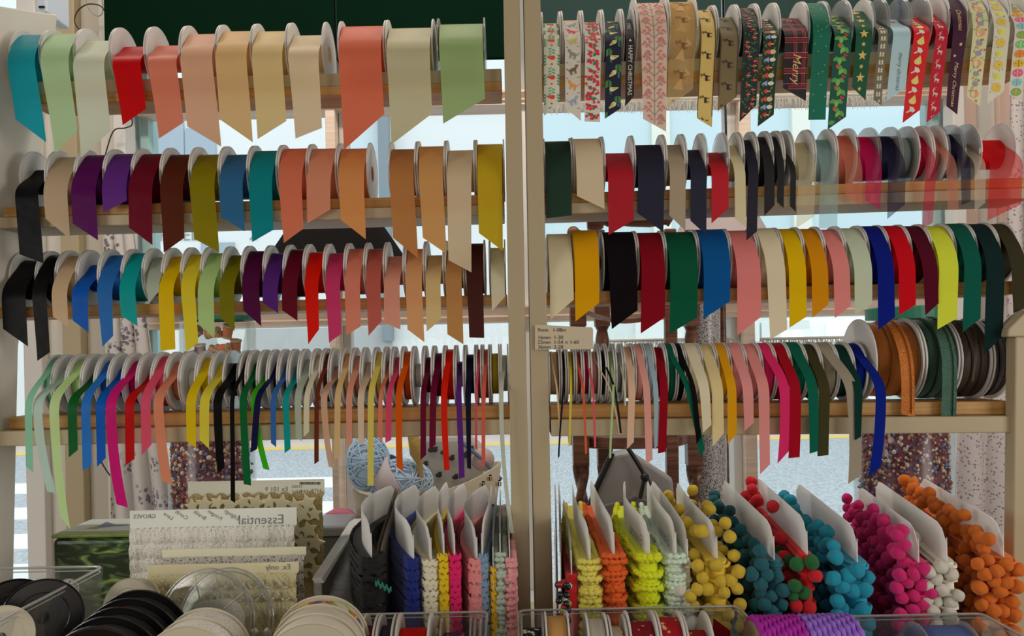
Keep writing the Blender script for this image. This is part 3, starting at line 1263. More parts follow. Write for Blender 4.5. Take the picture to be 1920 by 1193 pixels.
def pt_plum(c):
    g = (215, 185, 125)
    c.text('Christmas', -c.w * 0.12, c.sy(18), 0.0092, g, True)
    c.star(c.w * 0.15, c.sy(83), 0.0032, g)
    c.star(-c.w * 0.2, c.sy(105), 0.0028, g)
    c.text('Merry Christmas', -c.w * 0.12, c.sy(116), 0.0088, g, True)


def pt_bunny(c):
    R = rng(9)
    w, s, i = c.w, c.s0, 0
    while s < c.T.smax:
        if i % 3 == 2:
            c.ell(0, s, w * 0.3, w * 0.24, (195, 135, 95))
            c.ell(-w * 0.1, s, w * 0.14, w * 0.2, (225, 205, 170))
        else:
            c.ell(0, s, w * 0.22, w * 0.16, (120, 115, 130), rot=0.4)
            c.leaf(w * 0.1, s - 0.002, 0.006, 0.002, -0.9, (110, 100, 105))
            c.leaf(-w * 0.1, s + 0.003, 0.006, 0.003, 2.2, (205, 130, 70))
        for k in range(3):
            c.leaf(R.uniform(-.4, .4) * w, s + w * 0.35, 0.006, 0.0014, R.uniform(0, 6), (95, 140, 60))
        c.ell(R.uniform(-.4, .4) * w, s + w * 0.42, 0.0013, 0.0016, (195, 60, 60))
        s += w * 0.62
        i += 1


def pt_chick(c):
    R = rng(11)
    w, s, i = c.w, c.s0, 0
    while s < c.T.smax:
        if i % 2 == 0:
            c.star(0, s, w * 0.34, (220, 185, 80), n=11, k=0.75)
            c.ell(0.001, s - 0.001, 0.0006, 0.0006, (60, 50, 40), n=5)
        else:
            c.ell(0, s, w * 0.28, w * 0.22, (175, 190, 90), rot=0.5)
            c.ell(-w * 0.12, s, w * 0.12, w * 0.14, (225, 195, 90))
        for k in range(4):
            c.ell(R.uniform(-.44, .44) * w, s + R.uniform(.2, .6) * w, 0.0008, 0.0008, R.choice([(90, 80, 130), (205, 130, 140), (220, 190, 90)]), n=5)
        s += w * 0.72
        i += 1


def pt_eggs(c):
    w, s, i = c.w, c.s0, 0
    cs = [((205, 80, 130), (235, 210, 120)), ((90, 160, 165), (215, 90, 70)), ((100, 130, 60), (225, 195, 90)), ((85, 150, 90), (235, 215, 150)), ((220, 140, 50), (170, 60, 40)), ((225, 180, 40), (90, 80, 50))]
    while s < c.T.smax:
        a, b = cs[i % 6]
        c.ell(0, s, w * 0.38, w * 0.25, a, n=14)
        c.line(-w * 0.02, s - w * 0.2, -w * 0.02, s + w * 0.2, 0.0014, b)
        for k in (-.22, .2):
            c.ell(k * w, s, 0.0011, 0.0011, b, n=6)
        s += w * 0.58
        i += 1


# ---- reel data: F = front rim of the leading flange (px), R = right end or None, winding top, tail corners (lx,ly,rx,ry), colour, name
L1 = [
    (16, None, 70, (26, 224, 94, 267), (14, 118, 130), 'teal'),
    (75, None, 68, (103, 288, 148, 245), (135, 158, 122), 'pale green'),
    (140, None, 80, (150, 296, 212, 245), (162, 166, 148), 'silver grey'),
    (206, None, 90, (230, 235, 276, 204), (152, 0, 8), 'dark red'),
    (272, None, 88, (298, 260, 346, 230), (212, 122, 98), 'salmon'),
    (338, None, 68, (353, 237, 415, 275), (190, 145, 118), 'dusty pink'),
    (405, None, 63, (414, 224, 474, 267), (186, 152, 106), 'beige gold'),
    (471, None, 63, (483, 261, 538, 227), (190, 165, 118), 'cream'),
    (537, 606, 70, (554, 260, 604, 240), (190, 170, 140), 'champagne'),
    (632, None, 54, (645, 281, 722, 214), (212, 108, 80), 'wide coral'),
    (721, 812, 57, (734, 271, 811, 213), (156, 152, 124), 'wide sage'),
    (818, 910, 50, (831, 232, 910, 185), (122, 142, 96), 'wide green'),
]
L2 = [
    (35, None, 320, (34, 477, 85, 494), (6, 6, 9), 'black'),
    (86, None, 297, (87, 410, 131, 448), (148, 130, 106), 'taupe'),
    (141, None, 293, (137, 419, 184, 451), (66, 4, 66), 'plum'),
    (195, None, 291, (193, 399, 240, 376), (76, 32, 104), 'violet'),
    (248, None, 291, (242, 427, 286, 460), (82, 2, 24), 'burgundy'),
    (302, None, 292, (307, 474, 346, 446), (66, 24, 8), 'brown'),
    (356, None, 292, (365, 448, 411, 473), (106, 96, 2), 'olive'),
    (411, None, 292, (415, 407, 459, 434), (36, 82, 118), 'steel blue'),
    (465, None, 285, (473, 454, 513, 431), (2, 106, 112), 'teal'),
    (520, None, 281, (532, 456, 569, 429), (182, 98, 72), 'coral'),
    (576, None, 281, (576, 419, 619, 393), (172, 112, 88), 'dusty rose'),
    (631, 690, 281, (641, 413, 686, 449), (172, 114, 66), 'peach tan'),
    (727, None, 282, (738, 446, 784, 485), (148, 100, 56), 'bronze'),
    (780, None, 277, (794, 446, 837, 476), (168, 126, 76), 'gold tan'),
    (835, None, 284, (841, 488, 884, 511), (176, 156, 130), 'champagne'),
    (891, 947, 273, (898, 437, 943, 471), (160, 136, 26), 'mustard'),
]
L3 = [
    (16, None, 489, (6, 617, 53, 650), (6, 6, 8), 'wider black'),
    (68, None, 480, (70, 677, 94, 661), (7, 6, 7), 'narrower black'),
    (105, None, 481, (100, 594, 128, 613), (156, 134, 106), 'beige'),
    (144, None, 498, (137, 601, 166, 624), (2, 66, 140), 'royal blue'),
    (185, None, 480, (192, 651, 212, 630), (28, 82, 140), 'mid blue'),
    (229, None, 476, (228, 592, 258, 612), (2, 122, 122), 'teal'),
    (268, None, 484, (279, 570, 300, 546), (136, 146, 132), 'silver grey'),
    (305, None, 482, (301, 658, 329, 655), (200, 164, 4), 'golden yellow'),
    (341, None, 478, (349, 660, 372, 643), (184, 164, 36), 'yellow'),
    (378, None, 476, (372, 606, 402, 635), (134, 160, 102), 'pale green'),
    (417, None, 480, (412, 594, 440, 621), (92, 88, 2), 'olive'),
    (454, None, 472, (458, 583, 490, 612), (60, 2, 44), 'plum'),
    (495, None, 476, (493, 568, 522, 588), (66, 26, 94), 'violet'),
    (533, None, 469, (529, 582, 558, 602), (76, 2, 24), 'burgundy'),
    (570, None, 474, (578, 646, 598, 618), (255, 26, 4), 'bright red'),
    (608, None, 476, (617, 643, 640, 626), (158, 42, 82), 'rose magenta'),
    (647, None, 468, (649, 629, 677, 612), (186, 108, 88), 'salmon'),
    (684, None, 468, (691, 630, 716, 602), (146, 72, 62), 'dusty rose'),
    (721, None, 482, (720, 605, 751, 618), (186, 124, 106), 'pink beige'),
    (758, None, 468, (764, 618, 796, 642), (180, 128, 86), 'peach tan'),
    (796, None, 480, (800, 622, 827, 599), (170, 148, 102), 'gold beige'),
    (833, None, 470, (839, 627, 869, 646), (148, 106, 60), 'bronze'),
    (871, 910, 458, (880, 633, 908, 634), (54, 22, 18), 'dark brown'),
    (916, 949, 466, (920, 584, 950, 556), (176, 166, 142), 'ivory'),
]
L4 = [
    (76, None, 671, (47, 875, 64, 886), (106, 154, 130), 'seafoam', None),
    (97, None, 687, (90, 922, 106, 926), (142, 162, 154), 'grey blue', (76, 830)),
    (124, None, 675, (117, 970, 132, 993), (152, 180, 122), 'light green', (106, 850)),
    (152, None, 692, (129, 858, 146, 844), (2, 70, 28), 'dark green', None),
    (178, None, 677, (155, 883, 172, 872), (28, 90, 158), 'mid blue', None),
    (203, None, 688, (182, 876, 198, 859), (2, 68, 146), 'royal blue', None),
    (230, None, 677, (219, 946, 241, 952), (158, 14, 90), 'magenta', (213, 850)),
    (257, None, 695, (235.5, 873, 252, 861), (146, 2, 6), 'red', None),
    (284, None, 669, (265.6, 854.6, 284, 834), (212, 76, 104), 'pink', None),
    (310, None, 679, (303, 901.5, 326, 911), (216, 132, 102), 'peach', (302, 825)),
    (336, None, 0, None, (200, 200, 200), 'empty white', None),
    (367, None, 672, (350, 828, 367.5, 840), (230, 196, 14), 'golden yellow', None),
    (394, None, 681.6, (374, 825, 392, 842), (212, 196, 60), 'lemon yellow', None),
    (420, None, 681.6, (408, 888, 422, 877), (6, 6, 7), 'black, clear-sided', (410, 820)),
    (446, None, 671, (430.5, 938, 442.6, 943.6), (7, 6, 8), 'black', (436, 830)),
    (462, None, 680, (457, 908, 471, 911), (2, 76, 34), 'dark green', (459, 830)),
    (483, None, 691, (493, 879, 507, 882), (44, 138, 14), 'bright green', (484, 815)),
    (501.5, None, 680, (470, 849, 482, 842), (12, 12, 50), 'navy', None),
    (521, None, 681.6, (508, 831, 518, 839), (38, 80, 138), 'mid blue', None),
    (540, None, 692, (533.6, 850, 545, 842), (2, 120, 120), 'teal', None),
    (560, None, 675, (555, 822, 566, 827), (134, 146, 132), 'silver grey', None),
    (583, None, 668, (568, 820, 580.6, 810), (178, 170, 146), 'pale stone', None),
    (601, None, 663, (588, 871, 599, 865), (80, 34, 18), 'brown', None),
    (617, None, 687, (617, 875, 627.5, 879), (164, 132, 112), 'taupe', (612, 815)),
    (638, None, 664, (627, 863, 638, 855), (190, 156, 112), 'gold tan', None),
    (657, None, 668, (650, 840, 660, 830), (206, 138, 116), 'pink peach', None),
    (677, None, 680, (672, 834, 682.5, 834), (188, 166, 146), 'greige', None),
    (699, None, 661.5, (688.5, 911, 701, 911), (196, 178, 88), 'pale yellow', (695, 830)),
    (718, None, 677.5, (707.5, 818, 718, 831), (194, 112, 92), 'salmon', None),
    (733.5, None, 671, (722, 831, 734, 825), (196, 62, 96), 'rose pink', None),
    (752, None, 660, (744, 876, 756, 885), (208, 82, 2), 'orange', (748, 820)),
    (772, None, 0, None, (200, 200, 200), 'empty white', None),
    (792.5, None, 671, (788.5, 863, 799, 853), (76, 2, 34), 'burgundy', None),
    (811, None, 663, (805, 843, 816.6, 834), (80, 3, 36), 'wine', None),
    (832, None, 656, (833, 883, 843.5, 881), (255, 36, 8), 'neon red', (834, 810)),
    (853, None, 679, (860, 898, 872, 895), (70, 26, 98), 'purple', None),
    (871, None, 665.5, (876, 878, 883, 880), (10, 11, 34), 'navy', None),
    (892, None, 656, (889, 840, 896.6, 845), (190, 66, 90), 'rose', None),
    (904, None, 656, (902.5, 875, 910.5, 872), (200, 86, 70), 'coral', None),
    (918.6, None, 663, None, (156, 136, 26), 'olive yellow', None),
    (938, 955, 667, (957, 1000, 964, 1000), (154, 160, 148), 'pale silver', (944, 860)),
]
R1 = [
    (1016, 1053, 48, (1020, 217, 1048.5, 197), (205, 198, 182), 'white robin print', pt_robins),
    (None, 1092, 43, (1060, 202, 1089, 227), (208, 196, 184), 'white dog print', pt_dogs),
    (None, 1130.6, 46, (1096, 228, 1125, 229), (222, 210, 202), 'red berry print', pt_berries),
    (None, 1168, 45, (1133.7, 223, 1164, 203), (18, 24, 44), 'navy owl print', pt_owls),
    (None, 1192, 40, (1170, 200, 1190.5, 180), (34, 26, 28), 'black lettered', pt_happy),
    (None, 1253, 12, (1206, 223, 1249, 247), (202, 178, 164), 'wide berry-branch print', pt_branch),
    (None, 1308, 10, (1250, 202, 1298.5, 167), (190, 160, 112), 'wide sheer gold stag', pt_stag((95, 62, 40), (150, 122, 80), 0.040, 0.30)),
    (None, 1345, 24, (1306, 222, 1335, 239), (172, 146, 84), 'gold stag print', pt_stag((40, 30, 26), None, 0.030, 0.40, edge=(50, 40, 30))),
    (None, 1387, 37, (1345, 208, 1380.6, 182), (98, 86, 58), 'dark gold stag print', pt_stag((40, 32, 28), None, 0.030, 0.36, edge=(60, 50, 38))),
    (None, 1425, 21, (1385, 229, 1418, 197), (26, 36, 34), 'dark toadstool print', pt_forest),
    (None, 1461.6, 40, (1417.6, 237.5, 1452.5, 215), (28, 42, 32), 'dark gnome print', pt_gnome),
    (None, 1516, 38.5, (1467, 165, 1511, 189.6), (30, 24, 28), 'dark tartan', pt_tartan),
    (None, 1556.7, 12, (1515.6, 225, 1548, 224.5), (6, 84, 66), 'green gold-dot', pt_dots((150, 140, 90), 26, 0.0008)),
    (None, 1597, 34, (1550, 243, 1586.7, 219), (14, 66, 54), 'green holly print', pt_holly),
    (None, 1639, 25.5, (1596, 164, 1623, 188), (14, 66, 44), 'green gold-star', pt_stars),
    (None, 1667, 41, (1637, 187, 1652.6, 198), (90, 88, 72), 'narrow sage tree print', pt_trees),
    (None, 1708, 40, (1662, 189, 1697, 165), (146, 172, 184), 'pale blue lettered', pt_blue),
    (None, 1746, 36, (1685, 231, 1730, 206), (186, 24, 28), 'red bird and pear print', pt_pears),
    (None, 1777, 29, (1737, 230, 1761, 209.6), (150, 14, 34), 'narrow red deer print', pt_smalldeer),
    (None, 1814.5, 2, (1773, 199, 1795, 215), (48, 10, 36), 'plum lettered', pt_plum),
    (None, 1853.6, 0, (1812, 181, 1838, 200), (206, 198, 160), 'cream bunny print', pt_bunny),
    (None, 1891, 3, (1847, 195, 1885, 172), (210, 202, 184), 'white chick print', pt_chick),
    (None, 1930, 12, (1891, 177, 1916, 193), (214, 200, 188), 'white easter-egg print', pt_eggs),
]
R2 = [
    (1020, 1074, 267.6, (1024, 409.6, 1072.5, 404), (10, 38, 26), 'dark green', 'g'),
    (None, 1132, 263, (1081.6, 367.7, 1133.7, 392), (186, 166, 140), 'ivory', 'g'),
    (None, 1189, 289, (1141, 441, 1188, 413), (138, 6, 24), 'wide red', 'g'),
    (None, 1248.5, 274, (1195, 400, 1244, 436), (18, 18, 38), 'wide navy', 'g'),
    (None, 1286, 274, (1254, 404, 1285.5, 433), (136, 122, 102), 'taupe', 'g'),
    (None, 1324.6, 283, (1294, 414, 1324.6, 441), (20, 20, 40), 'narrower navy', 'g'),
    (None, 1365, 291, (1334, 419, 1365.7, 390.6), (150, 10, 26), 'narrower red', 'g'),
    (None, 1393.6, 275, (1378, 411, 1399, 426), (174, 160, 128), 'cream', 'g'),
    (None, 1421, 265, (1397.5, 451, 1421, 433.5), (16, 16, 30), 'blue-black', 'g'),
    (None, 1448, 259.6, (1433, 405, 1452, 385), (18, 16, 20), 'black', 'g'),
    (None, 1469.5, 259, (1456.5, 379, 1469.5, 390), (17, 16, 20), 'slim black', 'g'),
    (None, 1488, 278.6, (1480, 386.7, 1493, 398), (16, 16, 20), 'slimmest black', 'g'),
    (None, 1528, 269.5, (1491.6, 428, 1527, 406), (190, 178, 152), 'cream', 'o'),
    (None, 1569.7, 264, (1534.6, 428, 1570.5, 428), (130, 152, 152), 'pale blue', 'o'),
    (None, 1609, 257, (1584, 371, 1618, 385), (206, 130, 108), 'peach', 'o'),
    (None, 1649.7, 259, (1622, 376, 1651, 394), (168, 16, 84), 'fuchsia', 'o'),
    (None, 1691, 258, (1663.5, 411, 1696, 383.5), (26, 26, 56), 'navy', 'o'),
    (None, 1723, 260, None, (134, 152, 152), 'grey blue', 'o'),
    (None, 1751, 257, (1729, 428, 1749, 418), (158, 18, 58), 'crimson', 'o'),
    (None, 1779, 259, (1777, 394, 1797.6, 394), (200, 130, 112), 'peach', 'o'),
    (None, 1808.5, 254, (1803, 384.6, 1820, 377.5), (26, 24, 56), 'slim navy', 'o'),
    (None, 1839, 271, (1827.6, 396.6, 1847, 380), (190, 180, 164), 'white', 'o'),
    (None, 1908, 265, (1850, 414, 1915, 383), (184, 14, 22), 'very wide red', 'o'),
]
R3 = [
    (1027, 1074, 439, (1032, 600, 1076, 562), (176, 164, 136), 'ivory'),
    (1074.5, 1124, 433, (1079, 603, 1123, 568), (184, 130, 4), 'mustard'),
    (1131, 1195.7, 436.6, (1147, 617.6, 1195, 582), (10, 4, 8), 'black'),
    (None, 1248, 438, (1201.4, 625.6, 1246.5, 595), (102, 2, 18), 'wine red'),
    (None, 1310, 436.6, (1256, 625.6, 1306, 596), (2, 64, 42), 'emerald'),
    (None, 1370, 431, (1319, 598, 1367.6, 565), (2, 64, 116), 'blue'),
    (None, 1422, 434, (1380.6, 629, 1429, 594), (188, 106, 104), 'wide pink'),
    (None, 1467, 429, (1444, 636.6, 1476, 618), (192, 176, 150), 'cream'),
    (None, 1507, 431, (1480, 615, 1513, 593.6), (206, 164, 4), 'yellow'),
    (None, 1546, 431, (1523, 595.7, 1553.6, 570.7), (162, 106, 6), 'gold'),
    (None, 1585, 432, (1565, 596.7, 1595, 573.5), (202, 118, 114), 'narrower pink'),
    (None, 1628, 429.5, (1603, 591.5, 1635, 569), (150, 158, 138), 'sage'),
    (None, 1667, 425.6, (1644.5, 619, 1680, 595), (4, 18, 96), 'royal blue'),
    (None, 1707.8, 425, (1686, 591.5, 1717, 571.5), (154, 4, 18), 'red'),
    (None, 1747, 425.6, (1735, 591.5, 1760, 569), (62, 2, 22), 'burgundy'),
    (None, 1791, 425.6, (1756.7, 618, 1795, 597), (166, 178, 48), 'lime'),
    (None, 1831, 421, (1804, 623, 1839, 597.5), (2, 66, 54), 'bottle green'),
    (None, 1873, 421.7, (1845, 665, 1880, 630), (8, 28, 28), 'blackish green'),
    (None, 1911, 421.7, (1900, 588, 1928, 575), (42, 38, 24), 'dark olive'),
]
R4 = [
    (1029, 1051, 660, (1049, 820, 1052, 822, 0.0026, 1033), (158, 138, 110), 'tan', 's', (196, 172, 130)),
    (None, 1063, 660, (1046, 860, 1049, 856, 0.003, 1056), (12, 14, 20), 'black cord', 's', None),
    (None, 1079, 660, (1066, 838, 1070, 832, 0.0035, 1066), (186, 170, 60), 'yellow cord', 's', None),
    (None, 1093, 660, (1097, 852, 1101, 850, 0.0036, 1080), (206, 86, 78), 'coral cord', 's', (206, 92, 60)),
    (None, 1107.5, 660, (1114, 840, 1118, 838, 0.0036, 1098), (182, 34, 94), 'magenta cord', 's', (200, 84, 96)),
    (None, 1125, 660, (1160, 814, 1164, 813, 0.0022, 1112), (186, 128, 126), 'dusty pink cord', 's', (196, 168, 140)),
    (None, 1139, 658, (1162, 812, 1166, 813, 0.0032, 1127), (16, 20, 26), 'navy cord', 's', (22, 18, 22)),
    (None, 1154.5, 660, (1142, 860, 1146, 858, 0.0034, 1142), (140, 166, 120), 'pale green cord', 's', None),
    (None, 1170.6, 662, (1171, 762, 1174, 760, 0.0030, 1158), (134, 152, 140), 'pale blue cord', 's', (170, 180, 160)),
    (None, 1190.7, 651, (1174.6, 842.8, 1189, 829), (196, 158, 136), 'pink beige', 'v', None),
    (None, 1211, 646, (1211, 871, 1223.7, 861.5), (196, 136, 128), 'pale pink', 'v', None),
    (None, 1228, 643, (1225.6, 843, 1238, 833), (120, 140, 150), 'grey blue', 'v', None),
    (None, 1251, 652, (1233.6, 851, 1249, 847), (110, 4, 20), 'dark red', 'v', None),
    (None, 1270, 641.6, (1311, 856, 1322.7, 844), (2, 70, 52), 'emerald', 'v', None),
    (None, 1287, 641.6, (1304, 834, 1317, 820), (8, 6, 8), 'black', 'v', None),
    (None, 1317, 641, (1318, 812, 1334, 797), (190, 178, 152), 'ivory', 'v', None),
    (None, 1346, 647, (1336, 838, 1357, 813), (194, 174, 128), 'cream', 'v', None),
    (None, 1370.4, 644, (1362, 834, 1384, 812), (168, 120, 10), 'mustard', 'v', None),
    (None, 1400, 643.5, (1396, 808.7, 1413, 793), (190, 122, 120), 'pink', 'v', None),
    (None, 1429.5, 646, (1425, 889.7, 1443.6, 871), (204, 128, 124), 'salmon pink', 'v', None),
    (None, 1456, 644, (1455, 870, 1479, 846), (170, 32, 80), 'magenta', 'v', None),
    (None, 1484, 644, (1477, 859.5, 1500.5, 857.6), (124, 4, 20), 'red', 'v', None),
    (None, 1514, 642, (1518, 851, 1534, 846), (2, 72, 56), 'green', 'v', None),
    (None, 1542, 646.5, (1532, 856, 1554, 853.6), (46, 44, 22), 'olive', 'v', None),
    (None, 1573, 643, (1590, 908, 1613, 891), (120, 112, 98), 'taupe grey', 'v', None),
    (None, 1602, 647, (1603, 826, 1614, 819), (4, 38, 32), 'forest green', 'v', None),
    (None, 1629, 645, (1624, 893, 1652, 878), (4, 22, 100), 'navy', 'v', None),
]


def label_for(row, items, i, kind):
    nm = [it[0] for it in items]
    a = nm[i - 1] if i > 0 else None
    b = nm[i + 1] if i < len(nm) - 1 else None
    kn = items[i][1]
    sh = ROWNAME[row]
    base = '%s %s' % (nm[i], (kn + ' ribbon spool') if kn else 'ribbon reel')
    def sx(t):
        t = t.replace('print', '').replace(' cord', '').replace('-branch', '').strip()
        return t if len(t.split()) < 3 else ' '.join(t.split()[-2:])
    if a and b:
        l = '%s, %s, between %s and %s' % (base, sh, sx(a), sx(b))
    elif b:
        l = '%s, leftmost on the %s' % (base, sh)
    else:
        l = '%s, rightmost on the %s' % (base, sh)
    return l


def x_at(row, px):
    # world X of a flange front rim seen at pixel column px
    r = ROWS[row]
    d = YC - r['R']
    X = (px - CX) / FPX * d
    for _ in range(3):
        zc = z_ftop(row, X) - r['R']
        py = px_of((X, d, zc))[1]
        X = P(px, py, d).x
    return X


def run_left(row, data, kind='s'):
    items = [(d[5], KNAME[kind] if not d[5].startswith('empty') else '') for d in data]
    for i, d in enumerate(data):
        XL = x_at(row, d[0])
        XR = x_at(row, d[1]) if d[1] else x_at(row, data[i + 1][0])
        XR -= 0.0006
        em = d[5].startswith('empty')
        make_reel(row, XL, XR, d[2], d[3], d[4], label_for(row, items, i, kind), kind, clear=('clear' in d[5]) or (row == 'r1l' and i == 11), mid=d[6] if len(d) > 6 else None, empty=em)


run_left('r1l', L1)
run_left('r2l', L2)
run_left('r3l', L3)
run_left('r4l', L4)


def spans(row, data, fi=0):
    out, prev = [], None
    for d in data:
        XL = x_at(row, d[0]) if d[0] is not None else prev + 0.0006
        XR = x_at(row, d[1])
        out.append((XL, XR))
        prev = XR
    return out


sp = spans('r1r', R1)
items = [(d[5], '') for d in R1]
for i, d in enumerate(R1):
    nm = d[5]
    Rf = 0.0520 if i in (5, 6) else 0.0475 if i >= 19 else None
    lab = label_for('r1r', [(n, 'x') for n, _ in items], i, 'p').replace(' x ribbon', ' ribbon')
    rt = make_reel('r1r', sp[i][0], sp[i][1], d[2], d[3], d[4], lab, 'o' if i == 6 else 'p', clear=i in (13, 15, 16, 17), Rf=Rf, pattern=d[6])
    if i == 16:
        mb = MB()
        zc = z_board('r1r', sp[i][1]) + ROWS['r1r']['R']
        put_text(mb, 'habico', (sp[i][1] - 0.0030, YC - 0.024, zc + 0.037), (0, 0.0, -1), (0, 1, 0), 0.014)
        put_text(mb, 'habico', (sp[i][1] - 0.0030, YC + 0.012, zc + 0.040), (0, 0.0, -1), (0, 1, 0), 0.008)
        sub('printed_name', mb, pmat('blue_print', (0.08, 0.08, 0.35), 0.6), rt)
sp = spans('r2r', R2)
items = [(d[5], KNAME[d[6]]) for d in R2]
for i, d in enumerate(R2):
    make_reel('r2r', sp[i][0], sp[i][1], d[2], d[3], d[4], label_for('r2r', items, i, d[6]), d[6], clear=i in (6, 15, 16, 17, 20, 21))
sp = spans('r3r', R3)
items = [(d[5], 'velvet') for d in R3]
for i, d in enumerate(R3):
    make_reel('r3r', sp[i][0], sp[i][1], d[2], d[3], d[4], label_for('r3r', items, i, 'v'), 'v', nf=i < 2)
MID4 = {20: (1472, 800), 21: (1491, 800), 22: (1526, 795), 24: (1604, 830), 26: (1648, 822)}
sp = spans('r4r', R4)
items = [(d[5], KNAME[d[6]]) for d in R4]
for i, d in enumerate(R4):
    lab = label_for('r4r', items, i, d[6]).replace('cord satin ribbon', 'cord ribbon')
    if i == len(R4) - 1:
        lab = 'navy velvet ribbon spool, bottom right shelf, beside the copper trim reel'
    make_reel('r4r', sp[i][0], sp[i][1], d[2], d[3], d[4], lab, d[6], tail_rgb=d[7], mid=MID4.get(i))

# four big glitter trim reels at the right end of the bottom shelf
BR = [(1634, 1724, (150, 88, 36), 'copper glitter trim on a big white reel beside navy velvet spool', (1690, 777, 1715, 782.5), 0.0185, 'l', 0.94),
      (1727, 1790, (52, 78, 66), 'dark green glitter trim reel between copper and brown trim reels', (1764.7, 785, 1793, 786), 0.0200, 'l', 1.0),
      (1793, 1850, (54, 44, 36), 'dark brown trim reel with a loose cord end, bottom right shelf', (1822, 716, 1826, 714), 0.0035, 'g', 0.97),
      (1853, 1890, (52, 48, 48), 'charcoal trim reel against the right end post', None, 0, 'g', 0.95)]
for x0, x1, rgb, lab, tl, tw, kd, kr in BR:
    R = 0.0585
    d = YC - R * 0.6
    XL, XR = P(x0, 690, d).x, P(x1, 690, d).x
    Xc = (XL + XR) / 2
    zb = z_board('r4r', Xc)
    zc = zb + R
    yc = YC + 0.008
    rt = thing('trim_reel', (Xc, yc, zb), lab, 'trim reel', 'big trim reels on the bottom right shelf')
    fm = flange_mesh(R, False)
    link_mesh('flange', fm, rt, (XL + 0.0012, yc, zc))
    link_mesh('flange', fm, rt, (XR - 0.0012, yc, zc))
    mat = ribbon_mat(rgb, kd)
    w = (XR - XL - 0.006) / 3
    for j in range(3):
        link_mesh('wound_trim', coil_mesh(mat), rt, (XL + 0.003 + w * (j + 0.5), yc, zc), scale=(w * 0.96, R * kr * (0.985 + 0.015 * (j % 2)) - 0.0012, R * kr * (0.985 + 0.015 * (j % 2)) - 0.0012))
    if tl:
        yh = 1.088
        T = Tail((XL + XR) / 2 + 0.006, tw, zc, R * kr, R, yh, P(tl[0], tl[1], yh), P(tl[2], tl[3], yh), yc=yc)
        t = sub('trim_tail', T.mesh(), mat, rt, smooth=True)
        if kd == 'l':
            mb = MB()
            mb.tube([T.pos(s, tw * 0.28, 0.0012) for s in T.s if s < min(T.sl, T.sr)], 0.0012, 6)
            sub('piping', mb, mat, t, smooth=True)

# price note taped to the post
a = P(1006, 611, 1.076)
nr = thing('price_note', P(1060, 657, 1.078), 'handwritten white price note taped across the right central post', 'note')
mb = MB()
pts = [P(1003, 609, 1.0745), P(1110, 614, 1.0745), P(1112, 618, 1.0745), P(1112, 655, 1.0745), P(1003, 656, 1.0745)]
mb.prism(pts, (0, 0.0006, 0))
sub('paper', mb, pmat('note_paper', (0.66, 0.56, 0.40), 0.7), nr)
mb = MB()
rx, rz = P(1100, 600, 1.074) - P(1000, 600, 1.074), P(1000, 500, 1.074) - P(1000, 600, 1.074)
rx.normalize(); rz.normalize()
for i, (t_, yy) in enumerate((('9mm   1-08m', 622), ('16mm  1-30', 636), ('22mm  1-54 \u2264 1-60', 645), ('36mm  2-28', 654))):
    put_text(mb, t_, P(1008, yy, 1.0741), rx, rz, 0.0070)
sub('handwriting', mb, M['ink'], nr)


# ------------------------------------------------------------------ things standing in the window
def crom(name, c1, c2, scale, lo, hi, rough=0.8, c3=None, big=None, transl=0.15):
    """cloth with clustered sprigs: voronoi dots gated by a larger cell pattern"""
    if name in MATS:
        return MATS[name]
    m, t, b, out = nt(name)
    n, l = t.nodes, t.links
    tc = n.new('ShaderNodeTexCoord')
    v = n.new('ShaderNodeTexVoronoi')
    v.inputs['Scale'].default_value = scale
    r1 = n.new('ShaderNodeValToRGB')
    r1.color_ramp.elements[0].position = lo
    r1.color_ramp.elements[0].color = (1, 1, 1, 1)
    r1.color_ramp.elements[1].position = hi
    r1.color_ramp.elements[1].color = (0, 0, 0, 1)
    l.new(tc.outputs['Object'], v.inputs['Vector'])
    l.new(v.outputs['Distance'], r1.inputs['Fac'])
    fac = r1.outputs['Color']
    if big:
        nz = n.new('ShaderNodeTexVoronoi')
        nz.inputs['Scale'].default_value = big
        r2 = n.new('ShaderNodeValToRGB')
        r2.color_ramp.elements[0].position = 0.36
        r2.color_ramp.elements[0].color = (1, 1, 1, 1)
        r2.color_ramp.elements[1].position = 0.46
        r2.color_ramp.elements[1].color = (0, 0, 0, 1)
        l.new(tc.outputs['Object'], nz.inputs['Vector'])
        l.new(nz.outputs['Distance'], r2.inputs['Fac'])
        ml = n.new('ShaderNodeMath')
        ml.operation = 'MULTIPLY'
        l.new(r1.outputs['Color'], ml.inputs[0])
        l.new(r2.outputs['Color'], ml.inputs[1])
        fac = ml.outputs[0]
    mx = n.new('ShaderNodeMix')
    mx.data_type = 'RGBA'
    mx.inputs[6].default_value = (*c1, 1)
    mx.inputs[7].default_value = (*c2, 1)
    l.new(fac, mx.inputs[0])
    if c3:
        hc = n.new('ShaderNodeMix')
        hc.data_type = 'RGBA'
        hc.inputs[6].default_value = (*c2, 1)
        hc.inputs[7].default_value = (*c3, 1)
        l.new(v.outputs['Color'], hc.inputs[0])
        l.new(hc.outputs[2], mx.inputs[7])
    l.new(mx.outputs[2], b.inputs['Base Color'])
    b.inputs['Roughness'].default_value = rough
    tr = n.new('ShaderNodeBsdfTranslucent')
    l.new(mx.outputs[2], tr.inputs['Color'])
    ms = n.new('ShaderNodeMixShader')
    ms.inputs[0].default_value = transl
    l.new(b.outputs[0], ms.inputs[1])
    l.new(tr.outputs[0], ms.inputs[2])
    l.new(ms.outputs[0], out.inputs['Surface'])
    MATS[name] = m
    return m


